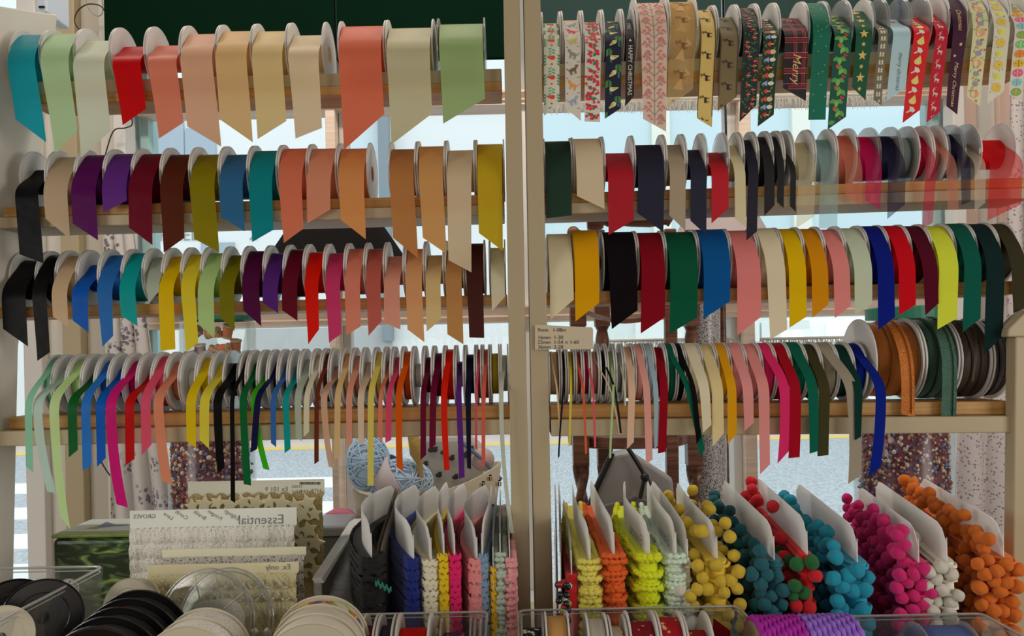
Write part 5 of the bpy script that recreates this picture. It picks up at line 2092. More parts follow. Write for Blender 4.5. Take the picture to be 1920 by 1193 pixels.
# ------------------------------------------------------------------ goods on the counter
# --- carded trims standing with their length running away from the viewer
def card_pack(name, label, far, near, bow, rgb, kind, hw=0.008, Yn=1.0, Yf=1.29, yarn=True, side=0, seed=1, cat='trim pack', text=None, hh=None, rows=None):
    far_p, near_p = P(far[0], far[1], Yf), P(near[0], near[1], Yn)
    ztf = far_p.z
    zbn = near_p.z
    hh = hh or 0.045
    XF, XN = far_p.x, near_p.x

    def X(q):
        return XF + (XN - XF) * q + bow * math.sin(PI * q)

    def Y(q):
        return Yf + (Yn - Yf) * q

    def ZTp(q):
        return ztf + (zbn + hh - ztf) * q

    def ZBt(q):
        return ZTp(q) - hh
    root = thing(name, (X(0.5), Y(0.5), ZT), label, cat, 'carded trims standing on the counter')
    # header card with cut corners, continuing down inside the wrap
    mb = MB()
    N = 18
    th = 0.0006
    for s_ in (-1, 1):
        rws = []
        for i in range(N + 1):
            q = i / N
            ct = 0.016 * max(0, 1 - q / 0.06) + 0.022 * max(0, 1 - (1 - q) / 0.07)
            rws.append([(X(q) + s_ * th, Y(q), ZTp(q) - ct), (X(q) + s_ * th, Y(q), ZBt(q)), (X(q) + s_ * th, Y(q), ZT + 0.002)])
        mb.quadstrip(rws, flip=s_ < 0)
    for q in (0, 1):
        mb.poly([(X(q) - th, Y(q), ZTp(q) - 0.012), (X(q) + th, Y(q), ZTp(q) - 0.012), (X(q) + th, Y(q), ZT + 0.002), (X(q) - th, Y(q), ZT + 0.002)])
    cardo = sub('card', mb, M['card'], root)
    if text:
        mb = MB()
        q0 = 0.72
        sgn = -1 if XN > 0 else 1
        d = Vector((X(0.95) - X(0.55), Y(0.95) - Y(0.55), ZTp(0.95) - ZTp(0.55))).normalized()
        o = Vector((X(0.93) + sgn * 0.004, Y(0.93), ZBt(0.93) + 0.008))
        put_text(mb, text, o, -d, (0, 0, 1), 0.022)
        sub('lettering', mb, pmat('grey_print', (0.25, 0.25, 0.25), 0.7), cardo)
    if not yarn:
        return root
    base = lin(rgb, LIT * 0.92)
    R = rng(seed)
    mat = pmat('trim_%d_%d_%d' % rgb, base, 0.85, bump=(600, 0.5), sheen=0.15)
    z1n, z0 = None, ZT + 0.001

    def ring(inset, zf, jig=0.0):
        """closed path round the card at level zf (0 header edge .. 1 counter)"""
        pts = []
        n = rows or 46
        for i in range(n):
            q = 0.03 + 0.95 * i / (n - 1)
            z = ZBt(q) + 0.006 + (z0 - ZBt(q) - 0.006) * zf
            pts.append(Vector((X(q) + inset, Y(q), z)))
        q = 0.985
        z = ZBt(q) + 0.006 + (z0 - ZBt(q) - 0.006) * zf
        for a in (0.6, 0, -0.6):
            pts.append(Vector((X(q) + inset * math.sin(a), Y(q) - inset * 0.9 * math.cos(a), z)))
        for i in range(n):
            q = 0.98 - 0.95 * i / (n - 1)
            z = ZBt(q) + 0.006 + (z0 - ZBt(q) - 0.006) * zf
            pts.append(Vector((X(q) - inset, Y(q), z)))
        return pts
    # soft inner body so no light leaks between wraps
    mb = MB()
    rws = [ring(hw * 0.72, f) for f in (0.02, 0.5, 1.0)]
    mb.quadstrip(rws, closed=True)
    mb.poly(rws[0])
    if kind == 'rick':
        lv = 22
        for k in range(lv):
            for lay in (0.0, 0.0016):
                p = ring(hw * R.uniform(0.78, 0.98) + lay, (k + 0.5 + R.uniform(-.25, .25)) / lv)
                top, bot = [], []
                acc = R.uniform(0, 6)
                dense = []
                for i in range(len(p)):
                    a, b = p[i], p[(i + 1) % len(p)]
                    dense += [a, a.lerp(b, 0.5)]
                for i, a in enumerate(dense):
                    acc += (a - dense[i - 1]).length / 0.0075 * 2 * PI if i else 0
                    zz = 0.0018 * math.sin(acc)
                    top.append(a + Vector((R.uniform(-.0004, .0004), 0, 0.0034 + zz)))
                    bot.append(a + Vector((R.uniform(-.0004, .0004), 0, -0.0034 + zz)))
                mb.quadstrip([top, bot], closed=True)
        o = sub('wound_rickrack', mb, mat, root)
    elif kind == 'rope':
        lv = 30
        for k in range(lv):
            p = ring(hw * R.uniform(0.70, 1.10), (k + 0.2 + R.uniform(-.7, .7)) / lv)
            p = [v_ + Vector((0, 0, 0.0030 * math.sin(v_.y * 60 + k * 2.3) + 0.0012 * math.sin(v_.y * 190 + k))) for v_ in p]
            dense = []
            for i in range(len(p) - 1):
                a, b = p[i], p[i + 1]
                m_ = max(1, int((b - a).length / 0.0016))
                for j in range(m_):
                    dense.append(a.lerp(b, j / m_))
            rr = [0.0030 + 0.0012 * math.sin(i * PI * 2 / 3.6 + k) + R.uniform(-.0005, .0005) for i in range(len(dense))]
            mb.tube(dense, rr, 7)
        o = sub('wound_rickrack', mb, mat, root, smooth=True)
    elif kind == 'flat':
        o = sub('wound_braid', mb, mat, root)
    elif kind == 'pom':
        for k in range(9):
            p = ring(hw * R.uniform(0.8, 1.0), (k + 0.5) / 9)
            mb.tube(p, 0.0022, 5)
        o = sub('wound_braid', mb, mat, root, smooth=True)
    return root, X, Y, ZBt, hw, z0, R


POM = {}


def pom_mesh(rgb, v):
    key = (rgb, v)
    if key not in POM:
        bm_ = bmesh.new()
        bmesh.ops.create_icosphere(bm_, subdivisions=3, radius=1.0)
        R = rng(v * 31 + rgb[0])
        ph = [R.uniform(0, 6) for _ in range(6)]
        for vt in bm_.verts:
            c = vt.co
            k = 1 + 0.05 * math.sin(3 * c.x + ph[0]) * math.sin(4 * c.y + ph[1]) + 0.05 * math.sin(5 * c.z + ph[2]) + R.uniform(-.025, .025)
            vt.co = c * k
        me = bpy.data.meshes.new('pompom')
        bm_.to_mesh(me)
        bm_.free()
        me.materials.append(pmat('pompom_%d_%d_%d' % rgb, lin(rgb, LIT * 0.95), 0.95, bump=(1500, 0.6), sheen=0.15))
        me.polygons.foreach_set('use_smooth', [True] * len(me.polygons))
        me.update()
        POM[key] = me
    return POM[key]


def pompoms(pk, cols, rad, n, both=False, spread=1.0, top=0.0):
    root, X, Y, ZBt, hw, z0, R = pk
    sgn = -1 if X(1) > 0 else 1
    placed = []
    tries = 0
    while len(placed) < n and tries < n * 120:
        tries += 1
        q = R.uniform(0.0, 1.02)
        zf = R.uniform(-top, 0.95)
        z = ZBt(min(q, 1)) + 0.006 + (z0 - ZBt(min(q, 1)) - 0.006) * zf
        zone = R.random()
        if zone < (0.45 if both else 0.62):
            x = X(min(q, 1)) + sgn * (hw + rad * R.uniform(-0.1, 1.2) * spread)
            y = Y(q)
        elif zone < 0.68 or not both:
            q = 1.0
            zf = abs(zf)
            x = X(1) + sgn * R.uniform(-0.6 if not both else -1.6, 1.9) * (hw + rad * 0.2)
            y = Y(1) - hw * 0.3 - rad * R.uniform(0, 0.8)
            z = ZBt(1) + (z0 - ZBt(1)) * zf
        else:
            x = X(min(q, 1)) - sgn * (hw + rad * R.uniform(-0.1, 0.8) * spread)
            y = Y(q)
        p = Vector((x, y, max(z, ZT + rad)))
        if any((p - o).length < rad * 1.42 for o in placed):
            continue
        placed.append(p)
    for i, p in enumerate(placed):
        o = link_mesh('pompom', pom_mesh(cols[i % len(cols)] if len(cols) < 3 else R.choice(cols), i % 3), root, p, scale=(rad * R.uniform(.9, 1.08),) * 3, rot=(R.uniform(0, 6), R.uniform(0, 6), 0))
        if len(cols) > 1:
            o['label'] = 'pompom'


# left bay: rickrack cards
card_pack('trim_pack', 'black rickrack wound on a bowed white card beside the foil packet', (741, 906), (697, 1050), -0.030, (7, 6, 7), 'rick', hw=0.018, seed=1)
card_pack('trim_pack', 'royal blue rickrack on a bowed white card next to plain brown cards', (785, 904), (776, 1053), -0.030, (6, 24, 92), 'rick', hw=0.010, seed=2)
card_pack('trim_pack', 'white rickrack on a bowed white card between blue and yellow', (822, 906), (809, 1058), -0.026, (186, 176, 152), 'rick', hw=0.011, seed=3)
card_pack('trim_pack', 'yellow rickrack on a narrow white card between white and magenta', (840, 899), (833, 1050), -0.012, (206, 170, 10), 'rick', hw=0.008, seed=4)
card_pack('trim_pack', 'magenta rickrack on a bowed white card beside the yellow one', (874, 901), (853, 1050), -0.018, (190, 10, 84), 'rick', hw=0.008, seed=5)
card_pack('trim_pack', 'pale pink rickrack on a bowed white card beside the magenta one', (916, 905), (895, 1057), -0.026, (206, 122, 122), 'rick', hw=0.010, seed=6)
card_pack('trim_pack', 'grey blue rickrack on a straight white card beside the pale pink', (921, 898), (904, 1050), 0.004, (98, 118, 140), 'rick', hw=0.008, seed=7)
card_pack('trim_pack', 'mustard yellow braid on a thin card near the left central post', (930, 905), (925, 1075), 0.0, (178, 134, 20), 'rick', hw=0.004, seed=8)
card_pack('trim_pack', 'pale grey green frilled trim on a card near the left central post', (938, 905), (938, 1050), 0.0, (140, 150, 136), 'rope', hw=0.006, seed=9)
card_pack('trim_pack', 'dusty pink frilled trim on a card touching the left central post', (948, 905), (956, 1060), 0.0, (196, 128, 130), 'rope', hw=0.006, seed=10)
for x_, lab in ((0, 'plain brown card standing between black and blue rickrack'), (6, 'second plain brown card behind the first, beside black rickrack')):
    rt = card_pack('plain_card', lab, (744 + x_, 908), (706 + x_, 1100), 0.0, (0, 0, 0), None, yarn=False, cat='card')
    for o in rt.children:
        o.data.materials[0] = pmat('brown_grey_card', (0.40, 0.34, 0.27), 0.7)
# green rickrack scrap clipped on the plain cards
mb = MB()
top, bot = [], []
for i in range(28):
    p = P(703 + i * 1.15, 1092 + 16 * i / 27 + 3.5 * math.sin(i * 0.9), 0.985)
    top.append(p + Vector((0, 0, 0.003)))
    bot.append(p - Vector((0, 0, 0.003)))
mb.quadstrip([top, bot])
mb.quadstrip([[p + Vector((0, 0.001, 0)) for p in top], [p + Vector((0, 0.001, 0)) for p in bot]], flip=True)
tag(mb.build('rickrack_scrap', pmat('green_scrap', (0.02, 0.22, 0.15), 0.8), base=P(705, 1110, 0.985)), 'green zigzag rickrack scrap against the black rickrack', 'trim')
# foil packet leaning on the left
pk = thing('foil_packet', P(620, 1150, 1.05), 'clear and grey packet of trims leaning beside black rickrack', 'packet')
mb = MB()
A, B, C, D = P(662, 975, 1.25), P(650, 1010, 1.28), P(588, 1112, 1.03), P(652, 1150, 1.02)
pts = [P(664, 975, 1.27), P(655, 978, 1.27), P(588, 1085, 1.03), P(590, 1150, 1.02), P(655, 1160, 1.02)]
mb.prism(pts, (0.010, 0, 0))
sub('pouch', mb, pmat('grey_foil', (0.30, 0.28, 0.26), 0.3, noise=(30, 0.35), bump=(40, 1.0), metal=0.2), pk)
mb = MB()
mb.prism([P(664, 973, 1.268), P(656, 978, 1.268), P(585, 1086, 1.028), P(590, 1094, 1.028)], (0.012, 0, 0))
sub('white_edge', mb, M['card'], pk)

# right bay: jumbo rickrack
card_pack('trim_pack', 'soft yellow jumbo rickrack on a white card beside the red velvet roll', (1073, 896), (1107, 1060), -0.006, (206, 190, 84), 'rope', hw=0.014, seed=11)
card_pack('trim_pack', 'orange jumbo rickrack on a white card between soft and neon yellow', (1107, 896), (1152, 1048), -0.002, (224, 92, 16), 'rope', hw=0.014, seed=12)
card_pack('trim_pack', 'neon yellow jumbo rickrack on a lettered white card', (1172, 897), (1218, 1047), -0.014, (206, 222, 10), 'rope', hw=0.016, seed=13, text='Essential')
card_pack('trim_pack', 'pale mint jumbo rickrack on a lettered white card', (1213, 897), (1268, 1048), -0.006, (168, 186, 166), 'rope', hw=0.014, seed=14, text='Essential')
p_ = card_pack('trim_pack', 'small white pompom trim on a white card beside the mint rickrack', (1220, 897), (1290, 1060), 0.002, (196, 182, 160), 'pom', hw=0.005, seed=15)
pompoms(p_, [(206, 198, 182)], 0.0085, 26)
for i, (fx, nx, ny) in enumerate(((1040, 1041, 1075), (1047, 1051, 1085))):
    card_pack('plain_card', ('thin white card beside the right central post' if i == 0 else 'thin white card between the post card and the red velvet roll'), (fx, 896), (nx, ny), 0.002, (0, 0, 0), None, yarn=False, cat='card')
card_pack('trim_pack', 'red velvet braid on a white card beside the soft yellow rickrack', (1056, 930), (1072, 1082), 0.0, (150, 4, 12), 'flat', hw=0.011, seed=17)
bs = thing('bead_string', P(1056, 1150, 0.97), 'string of black, red and white beads by the right central post', 'beads')
R = rng(77)
bcol = [(0.01, 0.01, 0.02), (0.01, 0.01, 0.02), (0.35, 0.01, 0.02), (0.7, 0.66, 0.6), (0.02, 0.02, 0.08), (0.25, 0.35, 0.1)]
for k in range(34):
    b_ = MB()
    p = P(R.uniform(1046, 1067), R.uniform(1090, 1170), R.uniform(0.955, 0.968))
    b_.ball(p, 0.0042, 10, 7)
    o = sub('bead', b_, pmat('string_bead_%d' % (k % 6), bcol[k % 6], 0.2, spec=0.7), bs, smooth=True)

# right bay: pompom trims
PM = [('yellow', (1268, 901), (1345, 1055), (220, 182, 48), 150, 0.0082, True, 0.018, -0.004, 0.22),
      ('dark teal', (1355, 897), (1452, 1055), (8, 74, 84), 130, 0.0086, False, 0.015, 0.0, 0.10),
      ('turquoise', (1493, 903), (1608, 1060), (0, 122, 146), 150, 0.0094, False, 0.018, 0.0, 0.16),
      ('magenta', (1610, 910), (1723, 1060), (196, 14, 98), 150, 0.0084, False, 0.016, 0.0, 0.22),
      ('white', (1642, 898), (1776, 1058), (214, 204, 190), 120, 0.0084, False, 0.014, 0.0, 0.10),
      ('orange', (1725, 893), (1882, 1050), (230, 112, 8), 150, 0.0088, False, 0.018, 0.0, 0.22)]
for i, (nm, fa, ne, rgb, n, rad, both, hw, bow, top) in enumerate(PM):
    p_ = card_pack('trim_pack', '%s pompom trim wound on a tall white card' % nm, fa, ne, bow, rgb, 'pom', hw=hw, seed=30 + i)
    pompoms(p_, [rgb], rad, n, both, top=top)
p_ = card_pack('trim_pack', 'red and green pompom trim on a white card between the teal trims', (1418, 893), (1514, 1045), 0.0, (178, 8, 20), 'pom', hw=0.010, seed=41)
pompoms(p_, [(186, 10, 26), (186, 10, 26), (20, 82, 32)], 0.0092, 70, False, top=0.2)

# --- lace cards facing the viewer
def lace_card(label, x0, x1, ytop, yhead, ybot, Y, col, mat, headrgb, n_rows, wav, texts=(), lean=0.02, pearls=None, tabs=0.0):
    a, b_ = P(x0, ytop, Y), P(x1, ytop, Y)
    zt, zh = a.z, P((x0 + x1) / 2, yhead, Y).z
    zb = max(P((x0 + x1) / 2, ybot, Y).z, ZT + 0.001)
    root = thing('lace_card', ((a.x + b_.x) / 2, Y, zb), label, 'lace card', 'lace cards on the counter')
    mb = MB()
    xa, xb = a.x, b_.x
    c = 0.006
    ol = [(xa + c, Y, zh - 0.004), (xa, Y, zh + 0.004), (xa, Y, zt), (xb, Y, zt), (xb, Y, zh + 0.004), (xb - c, Y, zh - 0.004), (xb - c, Y, zb), (xa + c, Y, zb)]
    mb.prism([Vector(p) for p in ol], (0, 0.0012, 0))
    cd = sub('card', mb, pmat('header_card_%d_%d_%d' % headrgb, lin(headrgb, 2.2), 0.65), root)
    R = rng(int(x0 * 7 + ytop))
    rh = (zh - zb) / n_rows
    for k in range(n_rows):
        mb = MB()
        z1 = zh - rh * k
        rows = []
        nx = int((xb - xa) / 0.0026)
        ph = R.uniform(0, 6)
        for i in range(nx + 1):
            t = i / nx
            x = xa + c * 0.3 + (xb - xa - c * 0.6) * t
            e = 0.5 + 0.5 * math.sin(t * (xb - xa) / wav * 2 * PI + ph)
            bulge = 0.006 + 0.0016 * math.sin(t * 40 + k) + 0.0012 * R.random()
            up = z1 + rh * 0.10 + e * rh * 0.14
            dn = z1 - rh * 1.02 - e * rh * 0.22
            col_ = []
            for j in range(7):
                v = j / 6
                y = Y - bulge * math.sin(PI * (0.1 + 0.8 * v)) - 0.0007 * (k % 2) - R.uniform(0, 0.0013) - 0.0009 * k * 0
                col_.append((x, y, up + (dn - up) * v))
            rows.append(col_)
        mb.quadstrip(rows)
        sub('lace_band', mb, mat, root)
    if pearls:
        mb = MB()
        for k in range(pearls):
            t = R.random()
            s_ = math.sin(t * (xb - xa) / 0.022 * PI)
            mb.ball((xa + 0.01 + (xb - xa - 0.02) * t, Y - 0.010, zh - 0.004 - 0.010 * abs(s_) - R.choice([0, 0.016])), 0.0017, 6, 4)
        o = sub('pearls', mb, pmat('pearl', (0.75, 0.70, 0.58), 0.25), root, smooth=True)
        o['kind'] = 'stuff'
    if texts:
        mb = MB()
        for body, tx, ty, size, rot in texts:
            p = P(tx, ty, Y - 0.0004)
            ex, ez = Vector((-math.cos(rot), 0, math.sin(rot))), Vector((math.sin(rot), 0, math.cos(rot)))
            put_text(mb, body, p, ex, ez, size)
        sub('lettering', mb, pmat('grey_print', (0.25, 0.25, 0.25), 0.7), cd)
    return root, xa, xb, zh, zb, Y


lw = crom('white_lace', (0.90, 0.87, 0.80), (0.42, 0.39, 0.33), 330, 0.16, 0.30, transl=0.1)
ly = crom('cream_lace', (0.78, 0.70, 0.42), (0.42, 0.34, 0.16), 300, 0.12, 0.26, transl=0.1)
lg = crom('grey_pearl_lace', (0.55, 0.53, 0.47), (0.12, 0.11, 0.10), 300, 0.25, 0.40, transl=0.0)
st, xa, xb, zh, zb, Ys = lace_card('cream star trim wound on a long barcode card behind the other lace', 352, 608, 904, 934, 1175, 1.24, None, crom('tan_net', (0.50, 0.40, 0.18), (0.30, 0.22, 0.09), 260, 0.2, 0.4), (196, 190, 176), 5, 0.02,
                                   texts=(('HTR-164', 602, 924, 0.0085, PI * 0), ('STARS', 567, 915, 0.006, 0), ('TULLE', 567, 924, 0.006, 0), ('Ex 101 9', 540, 921, 0.010, 0)))
# barcode strokes and stars
mb = MB()
R = rng(8)
for k in range(22):
    a = P(562 + k * 1.8, 909, Ys - 0.0003)
    mb.box(a.x, a.x + R.uniform(0.0004, 0.0011), Ys - 0.0005, Ys - 0.0002, a.z, a.z + 0.004)
sub('barcode', mb, M['ink'], st)
sm = bpy.data.meshes.new('star')
mb = MB()
ol = [Vector(((1 if i % 2 == 0 else 0.5) * math.cos(PI / 2 + PI * i / 5), 0, (1 if i % 2 == 0 else 0.5) * math.sin(PI / 2 + PI * i / 5))) for i in range(10)]
mb.prism(ol, (0, 0.18, 0))
sm.from_pydata(mb.v, [], mb.f)
sm.materials.append(pmat('cream_felt', (0.90, 0.84, 0.60), 0.9, transl=0.2))
sm.update()
for r_i in range(6):
    for c_i in range(10):
        x = xa + 0.012 + (xb - xa - 0.024) * (c_i + 0.5 * (r_i % 2)) / 9.5
        z = zh - 0.006 - r_i * 0.021 + R.uniform(-.004, .004)
        link_mesh('star', sm, st, (x, Ys - 0.016 + R.uniform(-.004, 0), z), scale=(0.0140 * R.uniform(.85, 1.1),) * 3, rot=(R.uniform(-.25, .25), R.uniform(-.4, .4), 0))
lace_card('white floral lace on a long lettered card in front of star trim', 243, 556, 958, 992, 1150, 1.13, None, lw, (206, 202, 194), 6, 0.009,
          texts=(('Essential', 533, 982, 0.0190, 0), ('trimmings', 533, 989, 0.0065, 0), ('GROVES', 292, 972, 0.0085, 0), ('Lace', 322, 976, 0.008, 0.6), ('Cords', 350, 976, 0.008, 0.6), ('Braids', 384, 976, 0.008, 0.6), ('Fringes', 414, 977, 0.008, 0.6), ('Edgings', 446, 977, 0.008, 0.6)))
lace_card('grey pearl lace on a plain card, behind the cream pearl lace', 304, 574, 1031, 1048, 1140, 1.06, None, lg, (176, 168, 146), 3, 0.006, pearls=160)
lace_card('cream pearl scallop lace on a card nearest the clear reel', 276, 560, 1060, 1080, 1152, 1.02, None, ly, (172, 160, 132), 3, 0.016, texts=(('Ex. only', 545, 1068, 0.010, 0),), pearls=220)

# --- green tin with painted leaves
tin = thing('green_tin', P(172, 1110, 1.16), 'green leaf-painted tin with a bird on its pale lid', 'tin')
Yt = 1.14
a, b_ = P(96, 1003, Yt), P(252, 1003, Yt)
zl = a.z
mb = MB()
mb.box(a.x, b_.x + 0.01, Yt, Yt + 0.105, ZT + 0.0005, zl - 0.006)
tmat, tt, tb_, to = nt('painted_leaves')
tn, tl_ = tt.nodes, tt.links
tc_ = tn.new('ShaderNodeTexCoord')
mp_ = tn.new('ShaderNodeMapping')
mp_.inputs['Rotation'].default_value = (0, 0.6, 0)
mp_.inputs['Scale'].default_value = (12, 12, 40)
nz_ = tn.new('ShaderNodeTexNoise')
nz_.inputs['Scale'].default_value = 1.6
nz_.inputs['Distortion'].default_value = 1.6
cr_ = tn.new('ShaderNodeValToRGB')
cr_.color_ramp.elements[0].position = 0.46
cr_.color_ramp.elements[0].color = (0.020, 0.036, 0.014, 1)
cr_.color_ramp.elements[1].position = 0.70
cr_.color_ramp.elements[1].color = (0.30, 0.46, 0.10, 1)
e_ = cr_.color_ramp.elements.new(0.56)
e_.color = (0.075, 0.13, 0.05, 1)
tl_.new(tc_.outputs['Object'], mp_.inputs['Vector'])
tl_.new(mp_.outputs['Vector'], nz_.inputs['Vector'])
tl_.new(nz_.outputs['Fac'], cr_.inputs['Fac'])
tl_.new(cr_.outputs['Color'], tb_.inputs['Base Color'])
tb_.inputs['Roughness'].default_value = 0.25
bev(sub('body', mb, tmat, tin), 0.008, 3)
mb = MB()
mb.box(a.x - 0.001, b_.x + 0.011, Yt - 0.001, Yt + 0.106, zl - 0.006, zl)
lid = bev(sub('lid', mb, pmat('tin_lime_edge', (0.20, 0.27, 0.05), 0.3, noise=(60, 0.5)), tin), 0.004, 2)
mb = MB()
mb.box(a.x + 0.004, b_.x + 0.006, Yt + 0.018, Yt + 0.101, zl + 0.0001, zl + 0.0006)
sub('lid_panel', mb, pmat('tin_pale_sky', (0.62, 0.68, 0.62), 0.3), lid)
mb = MB()
zt_ = zl + 0.0009
bx, by = (a.x + b_.x) / 2 - 0.005, Yt + 0.045
mb.poly([(bx - 0.022, by - 0.012, zt_), (bx - 0.006, by - 0.016, zt_), (bx - 0.002, by + 0.012, zt_), (bx - 0.014, by + 0.010, zt_)], 0)
mb.poly([(bx - 0.010, by - 0.006, zt_ + .0001), (bx + 0.012, by + 0.002, zt_ + .0001), (bx + 0.036, by + 0.008, zt_ + .0001), (bx + 0.010, by + 0.012, zt_ + .0001), (bx - 0.016, by + 0.034, zt_ + .0001)], 1)
sub('painted_bird', mb, [pmat('bird_tan', (0.45, 0.30, 0.12), 0.4), pmat('bird_blue', (0.10, 0.15, 0.30), 0.4)], lid)


# --- clear bins and what lies in them
def bin_(label, x0, x1, y0, y1, zr, tilt=0.0):
    root = thing('clear_bin', ((x0 + x1) / 2, (y0 + y1) / 2, ZT), label, 'bin')
    t = 0.0015
    s = 0.012
    mb = MB()
    B = [(x0 + s, y0 + s), (x1 - s, y0 + s), (x1 - s, y1 - s), (x0 + s, y1 - s)]
    Tt = [(x0, y0), (x1, y0), (x1, y1), (x0, y1)]
    for i in range(4):
        k = (i + 1) % 4
        mb.poly([(*B[i], ZT + 0.001), (*B[k], ZT + 0.001), (*Tt[k], zr), (*Tt[i], zr)])
    mb.poly([(*p, ZT + 0.001) for p in B])
    sub('body', mb, M['bin'], root)
    mb = MB()
    r = 0.010
    ol = []
    for cx, cy, a0 in ((x1 - r, y1 - r, 0), (x0 + r, y1 - r, 1), (x0 + r, y0 + r, 2), (x1 - r, y0 + r, 3)):
        for q in range(5):
            a = PI / 2 * (a0 + q / 4)
            ol.append((cx + r * math.cos(a), cy + r * math.sin(a), zr))
    mb.tube(ol, 0.0017, 6, closed=True)
    mb.tube([(x, y, z - 0.005) for x, y, z in ol], 0.0008, 5, closed=True)
    sub('rim', mb, M['binrim'], root, smooth=True)
    return root


zr = P(800, 1150, 0.98).z
bin_('clear plastic bin of reels left of the central posts', P(668, 1150, 0.98).x, P(914, 1150, 0.98).x, 0.76, 0.98, zr)
zr2 = P(1180, 1141, 0.98).z
bin_('clear plastic bin of red and tan reels in front of the jumbo rickrack', P(972, 1150, 0.98).x, P(1384, 1150, 0.98).x, 0.76, 0.98, zr2)
zr3 = P(1600, 1156, 0.98).z
bin_('clear plastic bin of purple reels in front of the pompom trims', P(1392, 1150, 0.98).x, P(1842, 1150, 0.98).x, 0.76, 0.98, zr3)
zr4 = P(120, 1064, 0.98).z
bin_('clear plastic bin of black reels in the bottom left corner', P(-60, 1064, 0.98).x, P(194, 1064, 0.98).x, 0.74, 0.98, zr4)


def bin_reel(x0, x1, yft, ywt, rgb, label, Y=0.90, kind='g', clear=False, dotted=None, Rf=0.046, dn=10, star=False):
    d = Y - 0.02
    XL, XR = P(x0, yft + 30, d).x, P(x1, yft + 30, d).x
    Xc = (XL + XR) / 2
    zt = P((x0 + x1) / 2, yft, Y).z
    zc = zt - Rf
    Rw = min(Rf - 0.001, max(0.015, P((x0 + x1) / 2, ywt, Y).z - zc))
    root = thing('ribbon_reel', (Xc, Y, zc - Rf), label, 'ribbon spool', 'ribbon reels in the clear bins')
    fm = flange_mesh(Rf, clear)
    link_mesh('flange', fm, root, (XL + 0.0012, Y, zc))
    link_mesh('flange', fm, root, (XR - 0.0012, Y, zc))
    w = XR - XL - 0.006
    mat = ribbon_mat(rgb, kind)
    link_mesh('wound_ribbon', coil_mesh(mat), root, (Xc, Y, zc), scale=(w, Rw, Rw))
    if dotted:
        mb = MB()
        R = rng(int(x0))
        for k in range(dn):
            a = R.uniform(0.15, 1.8)
            u = R.uniform(-.42, .42) * w
            r = R.uniform(0.001, 0.0018) * (2.0 if star else 1)
            n = 10 if star else 7
            pts = []
            for i in range(n):
                rr = r * (0.45 if star and i % 2 else 1)
                du, ds = rr * math.cos(2 * PI * i / n), rr * math.sin(2 * PI * i / n)
                aa = a + ds / Rw
                pts.append((Xc + u + du, Y - (Rw + 0.0006) * math.cos(aa), zc + (Rw + 0.0006) * math.sin(aa)))
            mb.poly(pts)
        sub('printed_pattern', mb, pmat('reel_print_%d_%d_%d' % dotted, lin(dotted, LIT), 0.7), root)
    return root


bin_reel(676, 704, 1154, 1176, (76, 22, 24), 'dark red reel with fine stripes, leftmost in left bin')
bin_reel(706, 738, 1154, 1176, (40, 30, 44), 'dark purple reel between dark red and orange reels in bin', clear=False)
bin_reel(742, 806, 1152, 1180, (255, 34, 4), 'bright orange red ribbon reel in the left clear bin', kind='s')
bin_reel(824, 884, 1160, 1189, (40, 30, 70), 'navy, red and white patterned reel in left bin', dotted=(200, 60, 60), dn=24, clear=True)
bin_reel(888, 903, 1162, 1184, (120, 100, 82), 'slim grey brown reel at the right end of left bin', clear=True)
bin_reel(976, 1020, 1152, 1180, (18, 18, 34), 'navy ribbon reel with pale stars below the central posts', dotted=(190, 180, 150), star=True, clear=True)
bin_reel(1022, 1068, 1150, 1158, (176, 134, 82), 'tan ribbon reel in the clear bin beside navy star reel', kind='s')
bin_reel(1100, 1140, 1152, 1163, (188, 178, 166), 'grey white ribbon reel in the clear bin beside the red velvet', kind='s', clear=False)
bin_reel(1143, 1176, 1156, 1178, (186, 168, 148), 'white reel with faint gold print in the middle bin', dotted=(180, 150, 100), dn=14)
bin_reel(1178, 1232, 1148, 1168, (118, 10, 26), 'dark red reel with pale snow dots in the middle bin', dotted=(190, 120, 120), dn=20)
bin_reel(1234, 1282, 1148, 1160, (150, 12, 26), 'bright red reel with gold stars in the middle bin', dotted=(200, 150, 110), dn=18, star=True)
bin_reel(1284, 1334, 1150, 1184, (130, 14, 24), 'red reel with one gold star at the right of middle bin', dotted=(200, 160, 90), dn=6, star=True)
mb = MB()
mb.prism([P(1338, 1160, 0.93), P(1369, 1183, 0.93), P(1371, 1230, 0.93), P(1334, 1230, 0.93)], (0, 0.0015, 0))
tag(mb.build('ribbon_end', ribbon_mat((96, 4, 20), 's'), base=P(1352, 1230, 0.93)), 'dark red ribbon end standing in the middle clear bin', 'ribbon')
